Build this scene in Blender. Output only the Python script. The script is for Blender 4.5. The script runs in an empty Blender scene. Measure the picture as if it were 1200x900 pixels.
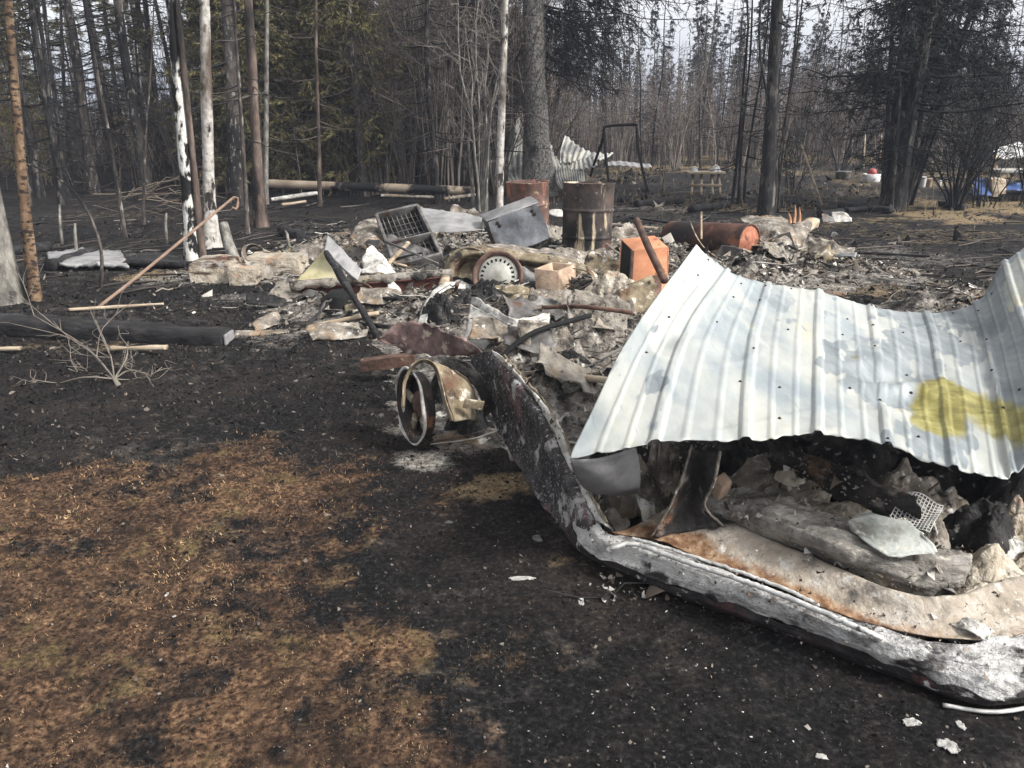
import bpy, math, random
import numpy as np
from mathutils import Vector, Matrix

# ------------------------------------------------------------------ camera, sky, sun, exposure
SC = bpy.context.scene
COL = SC.collection
CAM_H, PITCH, FPX = 1.5, math.radians(19.0), 900.0      # photo is 1200 x 900 px
cam_d = bpy.data.cameras.new('camera')
cam_d.sensor_width = 36.0
cam_d.lens = 36.0 * FPX / 1200.0
cam_d.clip_start = 0.05
cam_d.clip_end = 3000.0
cam = bpy.data.objects.new('camera', cam_d)
COL.objects.link(cam)
cam.location = (0, 0, CAM_H)
cam.rotation_euler = (math.pi / 2 - PITCH, 0, 0)
SC.camera = cam

SUN_AZ, SUN_EL = math.radians(112), math.radians(42)     # azimuth clockwise from +Y: right and a little behind the camera
world = bpy.data.worlds.new('World')
SC.world = world
world.use_nodes = True
wn, wl = world.node_tree.nodes, world.node_tree.links
bg = wn['Background']
sky = wn.new('ShaderNodeTexSky')
sky.sky_type = 'NISHITA'
sky.sun_disc = False
sky.sun_elevation = SUN_EL
sky.sun_rotation = SUN_AZ
sky.air_density = 1.0
sky.dust_density = 4.0
sky.ozone_density = 1.0
hsv = wn.new('ShaderNodeHueSaturation')                   # thin smoky overcast: the same pale sky all round
hsv.inputs['Saturation'].default_value = 0.05
wl.new(sky.outputs['Color'], hsv.inputs['Color'])
wl.new(hsv.outputs['Color'], bg.inputs['Color'])
bg.inputs['Strength'].default_value = 0.15

sun_d = bpy.data.lights.new('sun', 'SUN')
sun_d.energy = 2.3
sun_d.angle = math.radians(9)
sun_d.color = (1.0, 0.95, 0.87)
sun = bpy.data.objects.new('sun', sun_d)
COL.objects.link(sun)
sd = Vector((math.sin(SUN_AZ) * math.cos(SUN_EL), math.cos(SUN_AZ) * math.cos(SUN_EL), math.sin(SUN_EL)))
sun.rotation_euler = sd.to_track_quat('Z', 'Y').to_euler()

SC.view_settings.view_transform = 'Standard'
SC.view_settings.look = 'None'
SC.view_settings.exposure = 1.08
SC.view_settings.gamma = 1.0
SC.view_settings.use_curve_mapping = False
SC.cycles.use_denoising = True
SC.cycles.max_bounces = 4
SC.cycles.diffuse_bounces = 2
SC.cycles.glossy_bounces = 2
SC.cycles.transparent_max_bounces = 8
SC.cycles.volume_bounces = 0

# ------------------------------------------------------------------ placement helpers (metres; +Y ahead, +X right)
_f = np.array([0, math.cos(PITCH), -math.sin(PITCH)])
_u = np.array([0, math.sin(PITCH), math.cos(PITCH)])
_r = np.array([1.0, 0, 0])
_c = np.array([0, 0, CAM_H])

def ray(px, py):
    return _f + (px - 600) / FPX * _r - (py - 450) / FPX * _u

def G(px, py, z=0.0):
    """the point at height z that the survey photo shows at px, py"""
    d = ray(px, py)
    return _c + d * ((z - CAM_H) / d[2])

def D(px, py, d):
    """the point at axial distance d"""
    return _c + ray(px, py) * d

def depth_at(py, z=0.0):
    return (z - CAM_H) / ray(600, py)[2]

# ------------------------------------------------------------------ noise
_TAB = np.random.default_rng(1234).random(1 << 16)
def vnoise(P, freq, seed=0):
    """value noise, -1..1"""
    P = np.asarray(P, float) * freq
    I = np.floor(P)
    F = P - I
    F = F * F * (3 - 2 * F)
    I = I.astype(np.int64)
    h0 = [(I[:, k] + d) * c for k, c in zip(range(P.shape[1]), (73856093, 19349663, 83492791)) for d in (0, 1)]
    sd = seed * 2654435761 + 12345
    out = 0
    for dx in (0, 1):
        wx = F[:, 0] if dx else 1 - F[:, 0]
        for dy in (0, 1):
            w = wx * (F[:, 1] if dy else 1 - F[:, 1])
            h = h0[dx] ^ h0[2 + dy] ^ sd
            if P.shape[1] == 2:
                out = out + w * _TAB[(h ^ (h >> 17)) & 65535]
            else:
                for dz in (0, 1):
                    hh = h ^ h0[4 + dz]
                    out = out + w * (F[:, 2] if dz else 1 - F[:, 2]) * _TAB[(hh ^ (hh >> 17)) & 65535]
    return out * 2 - 1

def fbm(P, freq, seed=0, octv=4, gain=0.5):
    out, a = 0, 1.0
    for k in range(octv):
        out = out + a * vnoise(P, freq * 2 ** k, seed + k * 17)
        a *= gain
    return out

def sstep(a, b, x):
    t = np.clip((x - a) / (b - a), 0, 1)
    return t * t * (3 - 2 * t)

# ------------------------------------------------------------------ mesh builder
class MB:
    def __init__(s):
        s.v, s.q, s.t, s.n, s.a, s.pend = [], [], [], 0, [], {}
    def add(s, v, q=None, t=None, a=None):
        v = np.asarray(v, float).reshape(-1, 3)
        if q is not None and len(q): s.q.append(np.asarray(q, np.int64).reshape(-1, 4) + s.n)
        if t is not None and len(t): s.t.append(np.asarray(t, np.int64).reshape(-1, 3) + s.n)
        s.v.append(v); s.n += len(v)
        s.a.append(np.zeros(len(v)) if a is None else np.broadcast_to(np.asarray(a, float), (len(v),)))
        return s
    def verts(s):
        s.flush()
        return np.concatenate(s.v) if s.v else np.zeros((0, 3))
    def mesh(s, name, smooth=True, attrs=None):
        me = bpy.data.meshes.new(name)
        V = s.verts()
        q = np.concatenate(s.q) if s.q else np.zeros((0, 4), np.int64)
        t = np.concatenate(s.t) if s.t else np.zeros((0, 3), np.int64)
        me.vertices.add(len(V)); me.vertices.foreach_set('co', V.ravel().astype(np.float32))
        me.loops.add(q.size + t.size)
        me.loops.foreach_set('vertex_index', np.concatenate([q.ravel(), t.ravel()]).astype(np.int32))
        me.polygons.add(len(q) + len(t))
        st = np.concatenate([np.arange(len(q)) * 4, q.size + np.arange(len(t)) * 3]).astype(np.int32)
        me.polygons.foreach_set('loop_start', st)
        if smooth: me.polygons.foreach_set('use_smooth', np.ones(len(q) + len(t), bool))
        me.update(calc_edges=True)
        at = dict(attrs or {})
        A = np.concatenate(s.a) if s.a else np.zeros(0)
        if A.any() and 'rnd' not in at: at['rnd'] = A
        for k, val in at.items():
            b = me.attributes.new(k, 'FLOAT', 'POINT')
            b.data.foreach_set('value', np.asarray(val, np.float32))
        return me

    # ---- shapes
    def tube(s, P, R, k=6, cap=False, a=None):
        """a tapered tube along P; tubes of one size are made together in flush()"""
        P = np.asarray(P, float); n = len(P)
        s.pend.setdefault((n, k, cap), []).append((P, np.broadcast_to(np.asarray(R, float), (n,)), 0.0 if a is None else float(a)))
        s.n += 0
        return s
    def flush(s):
        pend, s.pend = s.pend, {}
        for (n, k, cap), L in pend.items():
            m = len(L)
            P = np.stack([x[0] for x in L]); R = np.stack([x[1] for x in L]); at = np.array([x[2] for x in L])
            T = np.empty_like(P)
            T[:, 1:-1] = P[:, 2:] - P[:, :-2]; T[:, 0] = P[:, 1] - P[:, 0]; T[:, -1] = P[:, -1] - P[:, -2]
            T /= np.linalg.norm(T, axis=2, keepdims=True) + 1e-9
            ref = np.where((np.abs(T[..., 2]).mean(1) < .8)[:, None], np.array([[0, 0, 1.0]]), np.array([[1.0, 0, 0]]))
            A = np.cross(T, ref[:, None]); A /= np.linalg.norm(A, axis=2, keepdims=True) + 1e-9
            B = np.cross(T, A)
            an = np.arange(k) * 2 * math.pi / k
            V = P[:, :, None] + R[:, :, None, None] * (A[:, :, None] * np.cos(an)[None, None, :, None] + B[:, :, None] * np.sin(an)[None, None, :, None])
            V = V.reshape(m, n * k, 3); per = n * k
            i = np.arange(n - 1)[:, None] * k; j = np.arange(k)[None]; j2 = (j + 1) % k
            q = np.stack([i + j, i + k + j, i + k + j2, i + j2], -1).reshape(-1, 4); t = None
            if cap:
                V = np.concatenate([V, P[:, :1], P[:, -1:]], 1)
                jj = np.arange(k); jn = (jj + 1) % k
                t = np.concatenate([np.stack([np.full(k, per), jj, jn], -1), np.stack([np.full(k, per + 1), (n - 1) * k + jn, (n - 1) * k + jj], -1)])
                per += 2
                t = (t[None] + np.arange(m)[:, None, None] * per).reshape(-1, 3)
            q = (q[None] + np.arange(m)[:, None, None] * per).reshape(-1, 4)
            s.add(V.reshape(-1, 3), q, t, np.repeat(at, per))
        return s

    def lathe(s, prof, k=32, M=None, a=None, wob=None):
        """prof: (radius, z) list, closed by poles where radius is 0"""
        prof = np.asarray(prof, float); n = len(prof)
        an = np.arange(k) * 2 * math.pi / k
        V = np.stack([prof[:, :1] * np.cos(an), prof[:, :1] * np.sin(an), np.repeat(prof[:, 1:2], k, 1)], -1)
        if wob is not None: V = V.copy(); V[..., :2] *= wob(V.reshape(-1, 3)).reshape(n, k, 1)
        i = np.arange(n - 1)[:, None] * k; j = np.arange(k)[None]; j2 = (j + 1) % k
        q = np.stack([i + j, i + j2, i + k + j2, i + k + j], -1).reshape(-1, 4)
        V = V.reshape(-1, 3)
        if M is not None: V = V @ np.array(M.to_3x3()).T + np.array(M.translation)
        return s.add(V, q, None, a)

    def box(s, c, ax, ay, az, a=None):
        """centre and three half-axis vectors"""
        c, ax, ay, az = [np.asarray(x, float) for x in (c, ax, ay, az)]
        V = [c + sx * ax + sy * ay + sz * az for sz in (-1, 1) for sy in (-1, 1) for sx in (-1, 1)]
        q = [(0, 2, 3, 1), (4, 5, 7, 6), (0, 1, 5, 4), (2, 6, 7, 3), (0, 4, 6, 2), (1, 3, 7, 5)]
        return s.add(V, q, None, a)

    def grid(s, V, nu, nv, a=None):
        i = np.arange(nv - 1)[:, None] * nu; j = np.arange(nu - 1)[None]
        q = np.stack([i + j, i + j + 1, i + nu + j + 1, i + nu + j], -1).reshape(-1, 4)
        return s.add(V, q, None, a)

def catmull(P, n):
    P = np.asarray(P, float)
    if len(P) == 2:
        t = np.linspace(0, 1, n)[:, None]
        return P[0] * (1 - t) + P[1] * t
    d = np.concatenate([[0], np.cumsum(np.linalg.norm(np.diff(P, axis=0), axis=1) + 1e-9)])
    t = np.linspace(0, d[-1], n)
    i = np.clip(np.searchsorted(d, t, 'right') - 1, 0, len(P) - 2)
    u = ((t - d[i]) / (d[i + 1] - d[i]))[:, None]
    Q = np.concatenate([[2 * P[0] - P[1]], P, [2 * P[-1] - P[-2]]])
    p0, p1, p2, p3 = Q[i], Q[i + 1], Q[i + 2], Q[i + 3]
    return 0.5 * (2 * p1 + (p2 - p0) * u + (2 * p0 - 5 * p1 + 4 * p2 - p3) * u * u + (3 * p1 - p0 - 3 * p2 + p3) * u ** 3)

def loft(curves, nu=40, nv=20, amp=0.0, freq=4.0, seed=0, oct_=4, edge=0.0, lin=False):
    C = [catmull(c, nu) for c in curves]
    C = np.stack(C)                                             # m, nu, 3
    if lin:                                                     # straight between the curves: keeps the creases
        t = np.linspace(0, len(C) - 1, nv); k = np.minimum(t.astype(int), len(C) - 2); w = (t - k)[:, None, None]
        V = C[k] * (1 - w) + C[k + 1] * w
    else:
        V = np.stack([catmull(C[:, i], nv) for i in range(nu)], 1)   # nv, nu, 3
    if amp:
        du = np.gradient(V, axis=1); dv = np.gradient(V, axis=0)
        N = np.cross(du, dv); N /= np.linalg.norm(N, axis=-1, keepdims=True) + 1e-9
        P = V.reshape(-1, 3)
        V = V + N * (amp * fbm(P, freq, seed, oct_)).reshape(nv, nu, 1)
    if edge:                                                    # ragged outline: pull the border rows about in the surface
        P = V.reshape(-1, 3)
        e = np.stack([vnoise(P, 9, seed + 5), vnoise(P, 9, seed + 6), vnoise(P, 9, seed + 7)], -1).reshape(nv, nu, 3)
        e += 0.6 * np.stack([vnoise(P, 26, seed + 15), vnoise(P, 26, seed + 16), vnoise(P, 26, seed + 17)], -1).reshape(nv, nu, 3)
        w = np.zeros((nv, nu)); w[0] = w[-1] = 1; w[:, 0] = w[:, -1] = 1
        w[1] = np.maximum(w[1], .5); w[-2] = np.maximum(w[-2], .5); w[:, 1] = np.maximum(w[:, 1], .5); w[:, -2] = np.maximum(w[:, -2], .5)
        V = V + edge * e * w[..., None]
    return V.reshape(-1, 3), nu, nv

# ------------------------------------------------------------------ objects
WLOC = {}
def link(name, mb, mat, parent=None, label=None, cat=None, group=None, kind=None, smooth=True, attrs=None, solid=0.0, bevel=0.0, at=None, keep=False, local=False):
    """one mesh object; its origin is put at its base (or 'at')"""
    me = mb.mesh(name, smooth, attrs)
    n = len(me.vertices)
    V = mb.verts()
    if keep or local: o0 = np.zeros(3)
    elif at is not None: o0 = np.asarray(at, float)
    else: o0 = np.array([(V[:, 0].min() + V[:, 0].max()) / 2, (V[:, 1].min() + V[:, 1].max()) / 2, V[:, 2].min()])
    if not (keep or local):
        me.vertices.foreach_set('co', (V - o0).ravel().astype(np.float32))
        me.update()
    o = bpy.data.objects.new(name, me)
    COL.objects.link(o)
    if mat: me.materials.append(mat)
    WLOC[o.name] = o0
    if parent is not None:
        o.parent = parent
        o.location = (0, 0, 0) if local else o0 - WLOC[parent.name]
    else:
        o.location = o0
    if solid:
        m = o.modifiers.new('thickness', 'SOLIDIFY'); m.thickness = solid; m.offset = 0
    if bevel:
        m = o.modifiers.new('edge', 'BEVEL'); m.width = bevel; m.segments = 2; m.limit_method = 'ANGLE'
    tag(o, label, cat, group, kind)
    return o

def tag(o, label=None, cat=None, group=None, kind=None):
    if label: o['label'] = label
    if cat: o['category'] = cat
    if group: o['group'] = group
    if kind: o['kind'] = kind
    return o

def thing(name, loc, label=None, cat=None, group=None):
    o = bpy.data.objects.new(name, None)
    COL.objects.link(o)
    o.location = loc
    o.empty_display_size = 0.1
    WLOC[o.name] = np.asarray(loc, float)
    return tag(o, label, cat, group)

def copy_of(root, loc, rot=None, scale=None, label=None, group=None):
    r = root.copy(); COL.objects.link(r)
    r.location = loc
    if rot is not None: r.rotation_euler = rot
    if scale is not None: r.scale = scale
    if label: r['label'] = label
    if group: r['group'] = group
    WLOC[r.name] = np.asarray(loc, float)
    for ch in list(root.children):
        c = ch.copy(); COL.objects.link(c); c.parent = r
        for g in list(ch.children):
            d = g.copy(); COL.objects.link(d); d.parent = c
    return r

# ------------------------------------------------------------------ materials
def mat(name, base, scale=6.0, layers=(), rough=0.85, metal=0.0, bump=0.3, bscale=None, stretch=(1, 1, 1), per=False, rnd=None, spec=0.3, detail=5.0, marks=()):
    """base: colours of a noise ramp; layers: (colour, noise scale, low, high[, stretch]) patches laid over it in turn; rnd: a ramp read from the 'rnd' attribute"""
    m = bpy.data.materials.new(name)
    m.use_nodes = True
    N, L = m.node_tree.nodes, m.node_tree.links
    b = N['Principled BSDF']
    b.inputs['Roughness'].default_value = rough
    b.inputs['Metallic'].default_value = metal
    b.inputs['Specular IOR Level'].default_value = spec
    tc = N.new('ShaderNodeTexCoord')
    info = N.new('ShaderNodeObjectInfo') if per else None
    def coords(st, off):
        mp = N.new('ShaderNodeMapping')
        mp.inputs['Scale'].default_value = st
        mp.inputs['Location'].default_value = off
        L.new(tc.outputs['Object'], mp.inputs['Vector'])
        if per:
            cb = N.new('ShaderNodeVectorMath'); cb.operation = 'MULTIPLY_ADD'; cb.inputs[1].default_value = (37, 53, 29)
            L.new(info.outputs['Random'], cb.inputs[0]); L.new(mp.outputs['Vector'], cb.inputs[2])
            return cb.outputs['Vector']
        return mp.outputs['Vector']
    def noise(sc, st, off, det=detail, ro=0.6):
        n = N.new('ShaderNodeTexNoise')
        n.inputs['Scale'].default_value = sc
        n.inputs['Detail'].default_value = det
        n.inputs['Roughness'].default_value = ro
        L.new(coords(st, off), n.inputs['Vector'])
        return n.outputs['Fac']
    def ramp(fac, cols, lo=0.3, hi=0.7):
        r = N.new('ShaderNodeValToRGB')
        e = r.color_ramp.elements
        while len(e) < len(cols): e.new(0.5)
        for i, c in enumerate(cols):
            e[i].position = lo + (hi - lo) * i / max(1, len(cols) - 1)
            e[i].color = (*c, 1)
        L.new(fac, r.inputs['Fac'])
        return r.outputs['Color']
    nz = noise(scale, stretch, (0, 0, 0))
    if rnd:
        at = N.new('ShaderNodeAttribute'); at.attribute_name = 'rnd'
        col = ramp(at.outputs['Fac'], rnd, 0.0, 1.0)
        if base:
            mx = N.new('ShaderNodeMix'); mx.data_type = 'RGBA'; mx.blend_type = 'MULTIPLY'; mx.inputs[0].default_value = 1.0
            L.new(col, mx.inputs[6]); L.new(ramp(nz, base), mx.inputs[7]); col = mx.outputs[2]
    else:
        col = ramp(nz, base)
    for i, ly in enumerate(layers):
        c, sc, lo, hi = ly[:4]
        st = ly[4] if len(ly) > 4 else stretch
        f = noise(sc, st, (3.7 * i + 1.3, 7.1 * i, 2.9 * i))
        mr = N.new('ShaderNodeMapRange'); mr.inputs[1].default_value = lo; mr.inputs[2].default_value = hi
        L.new(f, mr.inputs[0])
        mx = N.new('ShaderNodeMix'); mx.data_type = 'RGBA'
        L.new(mr.outputs[0], mx.inputs[0]); L.new(col, mx.inputs[6]); mx.inputs[7].default_value = (*c, 1)
        col = mx.outputs[2]
    for i, (nm, cols, lo, hi, amt) in enumerate(marks):            # stains whose outline is carried by a named attribute
        at = N.new('ShaderNodeAttribute'); at.attribute_name = nm
        ma = N.new('ShaderNodeMath'); ma.operation = 'MULTIPLY_ADD'; ma.inputs[1].default_value = amt
        L.new(noise(scale * 1.7, stretch, (9 + i, 4, 2)), ma.inputs[0]); L.new(at.outputs['Fac'], ma.inputs[2])
        mr = N.new('ShaderNodeMapRange'); mr.inputs[1].default_value = lo + amt * .5; mr.inputs[2].default_value = hi + amt * .5
        L.new(ma.outputs[0], mr.inputs[0])
        mx = N.new('ShaderNodeMix'); mx.data_type = 'RGBA'
        L.new(mr.outputs[0], mx.inputs[0]); L.new(col, mx.inputs[6]); L.new(ramp(noise(scale * 2.3, stretch, (2, 8 + i, 1)), cols), mx.inputs[7])
        col = mx.outputs[2]
    L.new(col, b.inputs['Base Color'])
    if bump:
        bp = N.new('ShaderNodeBump'); bp.inputs['Strength'].default_value = bump; bp.inputs['Distance'].default_value = 0.02
        L.new(noise(bscale or scale * 3, stretch, (5, 5, 5), 4), bp.inputs['Height'])
        L.new(bp.outputs['Normal'], b.inputs['Normal'])
    return m

def rgb(r, g, b):
    """sRGB 0-255 to linear"""
    c = [((x / 255 + 0.055) / 1.055) ** 2.4 if x > 10 else x / 255 / 12.92 for x in (r, g, b)]
    y = .3 * c[0] + .59 * c[1] + .11 * c[2]
    return tuple(.82 * (y + .84 * (x - y)) for x in c)

# ------------------------------------------------------------------ ground: one sheet, burn and ash marks as masks with a shape of their own
def poly_sd(P, poly):
    """signed distance to a polygon, positive inside"""
    poly = np.asarray(poly); d = np.full(len(P), 1e9); ins = np.zeros(len(P), bool)
    for a, b in zip(poly, np.roll(poly, -1, 0)):
        e = b - a; w = P - a
        t = np.clip((w @ e) / (e @ e), 0, 1)
        d = np.minimum(d, np.linalg.norm(w - t[:, None] * e, axis=1))
        c = ((a[1] > P[:, 1]) != (b[1] > P[:, 1])) & (P[:, 0] < (b[0] - a[0]) * (P[:, 1] - a[1]) / (b[1] - a[1] + 1e-12) + a[0])
        ins ^= c
    return np.where(ins, d, -d)

def g2(px, py): return G(px, py)[:2]
MOSS = [g2(*p) for p in [(-350, 585), (0, 590), (120, 545), (230, 520), (300, 480), (360, 505), (430, 545), (440, 610), (405, 650), (400, 715), (470, 730), (520, 790), (585, 850), (600, 930)]] + [np.array([0.1, 0.2]), np.array([-1.2, -2.5]), np.array([-5, -2.0])]
MOSS2 = [([g2(*p) for p in [(470, 560), (600, 545), (620, 590), (500, 600)]], 0.40), ([g2(*p) for p in [(500, 730), (640, 720), (660, 790), (560, 850), (500, 800)]], 0.36), ([g2(*p) for p in [(600, 655), (660, 690), (640, 730), (560, 700)]], .24)]
ASHB = [(300, 318, .55, .9), (225, 330, .5, .7), (340, 352, .5, .95), (395, 372, .35, .9), (300, 352, .5, .6), (505, 535, .16, 1.2), (480, 500, .14, .9), (540, 520, .12, .8), (440, 390, .3, .6), (330, 395, .5, .45),
        (700, 655, .1, .5), (880, 745, .18, .25), (1000, 300, .9, .5), (930, 305, .8, .75), (760, 240, 1.2, .5), (690, 300, .6, .6), (830, 225, 1.2, .5), (1040, 300, 1.2, .45), (1100, 330, .6, .4), (740, 270, 1.0, .5), (620, 460, .5, .9), (640, 420, .6, .9), (1080, 345, .7, .5), (110, 300, .7, .5), (560, 330, .8, .7), (500, 300, .8, .5), (410, 300, .8, .5)]
TANB = [(195, 325, .45, 1.0), (150, 327, .3, .7), (250, 320, .4, .8), (1110, 250, 1.3, .9), (1180, 238, 1.6, 1.0), (1100, 236, 1.0, .8), (920, 186, 4.0, 1.0), (1000, 188, 4.0, .8), (780, 196, 2.5, .7), (1130, 345, .3, .6), (980, 338, .6, .55), (1040, 330, .6, .5), (940, 205, 2, .5), (860, 240, 1.6, .45), (760, 228, 1.6, .4), (1000, 262, 1.5, .35), (700, 205, 2, .4), (1120, 275, 1.4, .35), (960, 225, 1.6, .4), (1060, 215, 2.0, .5), (1150, 205, 2, .7), (700, 190, 2, .5), (150, 245, 1.5, .3), (130, 405, .25, .5), (40, 408, .3, .4), (590, 560, .15, .8), (560, 575, .12, .7), (660, 660, .1, .5)]

def gz(P):
    """ground height at x, y"""
    P = np.asarray(P, float).reshape(-1, np.shape(P)[-1])[:, :2]
    r = np.linalg.norm(P, axis=1)
    near = 0.02 * fbm(P, 0.9, 3, 3) + 0.008 * fbm(P, 6, 9, 3)
    far = sstep(8, 30, r) * 0.22 * fbm(P, 0.09, 21, 3) - sstep(9, 18, r) * 0.08
    hills = sstep(90, 300, r) * 2.0 * fbm(P, 0.01, 5, 2)
    return near * (1 - 0.3 * sstep(10, 20, r)) + far + hills

_gx = np.arange(-130, 130.01, .5); _gy = np.arange(-4, 110.01, .5)
_GT = gz(np.stack(np.meshgrid(_gx, _gy), -1).reshape(-1, 2)).reshape(len(_gy), len(_gx))
def gz1(x, y):
    """ground height at one place, read from a table"""
    fx, fy = (x + 130) * 2, (y + 4) * 2
    i, j = min(max(int(fx), 0), len(_gx) - 2), min(max(int(fy), 0), len(_gy) - 2)
    u, v = fx - i, fy - j
    return (_GT[j, i] * (1 - u) + _GT[j, i + 1] * u) * (1 - v) + (_GT[j + 1, i] * (1 - u) + _GT[j + 1, i + 1] * u) * v

def blobs(P, B, seed):
    out = np.zeros(len(P))
    n1 = fbm(P, 1.7, seed, 5, .6)
    for px, py, rad, st in B:
        c = g2(px, py)
        d = np.linalg.norm((P - c) / np.array([1.25, 1.0]), axis=1) / rad
        out = np.maximum(out, st * (1 - sstep(0.1, 1.35, d + 0.5 * n1)))
    return out

def masks(P):
    n = fbm(P, 1.6, 40, 5, .55)
    sd = poly_sd(P, np.array(MOSS))
    m = sstep(-0.20, 0.24, sd + 0.20 * n) * (0.62 + 0.38 * sstep(-.35, .25, fbm(P, 3.0, 77, 4)))
    for poly, st in MOSS2:
        m = np.maximum(m, st * sstep(-.12, .14, poly_sd(P, np.array(poly)) + .13 * n))
    m = m * (.72 + .28 * sstep(-.5, .1, fbm(P, 4.5, 177, 4)))
    return np.clip(m, 0, 1), np.clip(blobs(P, ASHB, 60), 0, 1), np.clip(blobs(P, TANB, 80), 0, 1)

def gzn(P):
    """ground height with the moss and cinder relief of the near ground"""
    P = np.asarray(P, float)[:, :2]; mm = masks(P)[0]; r = np.linalg.norm(P, axis=1)
    return gz(P) + (1 - sstep(5, 9, r)) * (mm * (.010 * fbm(P, 13, 301, 3) + .006 * abs(fbm(P, 28, 302, 2))) + (1 - mm) * .006 * fbm(P, 17, 303, 3))

def build_ground():
    fine = np.radians(np.linspace(-46, 46, 440))
    coarse = np.radians(np.linspace(46, 314, 64))[1:-1]
    an = np.concatenate([fine, coarse]); na = len(an)
    rr = np.concatenate([[0.05, .3, .55], np.geomspace(0.75, 900, 560)]); nr = len(rr)
    X = rr[:, None] * np.sin(an); Y = rr[:, None] * np.cos(an)
    P = np.stack([X, Y], -1).reshape(-1, 2)
    Z = gzn(P)
    V = np.concatenate([P, Z[:, None]], 1)
    V = np.concatenate([V, [[0, 0, 0]]])
    i = np.arange(nr - 1)[:, None] * na; j = np.arange(na)[None]; j2 = (j + 1) % na
    q = np.stack([i + j, i + na + j, i + na + j2, i + j2], -1).reshape(-1, 4)[:, ::-1]
    jj = np.arange(na)
    t = np.stack([np.full(na, nr * na), (jj + 1) % na, jj], -1)
    mb = MB().add(V, q, t)
    a, b, c = masks(V[:, :2])
    # material
    m = bpy.data.materials.new('burnt_ground'); m.use_nodes = True
    N, L = m.node_tree.nodes, m.node_tree.links
    bs = N['Principled BSDF']; bs.inputs['Roughness'].default_value = 0.95; bs.inputs['Specular IOR Level'].default_value = 0.15
    tc = N.new('ShaderNodeTexCoord')
    def nz(sc, det=8, ro=.65, off=0):
        n = N.new('ShaderNodeTexNoise'); n.inputs['Scale'].default_value = sc; n.inputs['Detail'].default_value = det; n.inputs['Roughness'].default_value = ro
        mp = N.new('ShaderNodeMapping'); mp.inputs['Location'].default_value = (off, off * 1.7, 0)
        L.new(tc.outputs['Object'], mp.inputs['Vector']); L.new(mp.outputs['Vector'], n.inputs['Vector'])
        return n.outputs['Fac']
    def ramp(f, stops):
        r = N.new('ShaderNodeValToRGB'); e = r.color_ramp.elements
        while len(e) < len(stops): e.new(.5)
        for k, (p, c_) in enumerate(stops): e[k].position = p; e[k].color = (*c_, 1)
        L.new(f, r.inputs['Fac']); return r.outputs['Color']
    def att(nm):
        x = N.new('ShaderNodeAttribute'); x.attribute_name = nm; return x.outputs['Fac']
    def math_(op, x, y):
        k = N.new('ShaderNodeMath'); k.operation = op
        for idx, w in enumerate((x, y)):
            if isinstance(w, (int, float)): k.inputs[idx].default_value = w
            else: L.new(w, k.inputs[idx])
        return k.outputs[0]
    def mix(f, x, y):
        k = N.new('ShaderNodeMix'); k.data_type = 'RGBA'; L.new(f, k.inputs[0]); L.new(x, k.inputs[6]); L.new(y, k.inputs[7]); return k.outputs[2]
    def mask(f, noise_f, lo, hi, gain):
        s = math_('ADD', f, math_('MULTIPLY', math_('SUBTRACT', noise_f, .5), gain))
        r = N.new('ShaderNodeMapRange'); r.inputs[1].default_value = lo; r.inputs[2].default_value = hi; L.new(s, r.inputs[0]); return r.outputs[0]
    fineN, midN, bigN = nz(60), nz(9, off=3), nz(1.1, off=9)
    char = ramp(fineN, [(.32, rgb(6, 6, 7)), (.5, rgb(21, 21, 23)), (.62, rgb(42, 41, 42)), (.78, rgb(84, 81, 78))])
    char2 = ramp(fineN, [(.3, rgb(24, 20, 18)), (.55, rgb(50, 43, 39)), (.78, rgb(88, 77, 68))])
    char = mix(mask(bigN, midN, .42, .7, .9), char, char2)
    grey = ramp(fineN, [(.3, rgb(40, 39, 39)), (.5, rgb(76, 73, 70)), (.72, rgb(120, 114, 106))])
    char = mix(mask(nz(.7, off=31), midN, .56, .8, .9), char, grey)
    moss = ramp(fineN, [(.34, rgb(24, 18, 14)), (.46, rgb(84, 61, 43)), (.56, rgb(132, 98, 68)), (.72, rgb(184, 150, 108))])
    moss2 = ramp(fineN, [(.34, rgb(24, 18, 15)), (.5, rgb(72, 53, 40)), (.7, rgb(128, 98, 72))])
    moss = mix(mask(nz(2.6, off=21), midN, .42, .62, .6), moss2, moss)
    soot = ramp(fineN, [(.35, rgb(20, 17, 15)), (.7, rgb(64, 50, 40))])
    moss = mix(mask(nz(15, 4, .6, 41), fineN, .50, .66, .5), moss, soot)
    moss = mix(mask(nz(4.2, 5, .6, 51), midN, .58, .78, .8), moss, soot)
    olive = ramp(fineN, [(.35, rgb(54, 45, 28)), (.7, rgb(136, 114, 70))])
    moss = mix(mask(nz(3.3, 5, .6, 61), midN, .56, .74, .8), moss, olive)
    ash = ramp(nz(35, off=5), [(.3, rgb(70, 66, 62)), (.48, rgb(128, 122, 114)), (.7, rgb(196, 192, 184))])
    tan = ramp(fineN, [(.3, rgb(74, 58, 40)), (.5, rgb(132, 112, 80)), (.75, rgb(190, 168, 128))])
    col = mix(mask(att('moss'), midN, .36, .68, 1.7), char, moss)
    col = mix(mask(att('tan'), midN, .3, .8, 1.8), col, tan)
    col = mix(mask(att('ash'), math_('ADD', math_('MULTIPLY', midN, .5), math_('MULTIPLY', fineN, .5)), .3, .85, 2.6), col, ash)
    L.new(col, bs.inputs['Base Color'])
    bp = N.new('ShaderNodeBump'); bp.inputs['Strength'].default_value = .9; bp.inputs['Distance'].default_value = .02
    L.new(math_('ADD', nz(28, 10, .7, 2), math_('MULTIPLY', nz(120, 6, .7, 4), .4)), bp.inputs['Height'])
    L.new(bp.outputs['Normal'], bs.inputs['Normal'])
    o = link('ground', mb, m, kind='structure', attrs={'moss': a, 'ash': b, 'tan': c}, keep=True)
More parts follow.
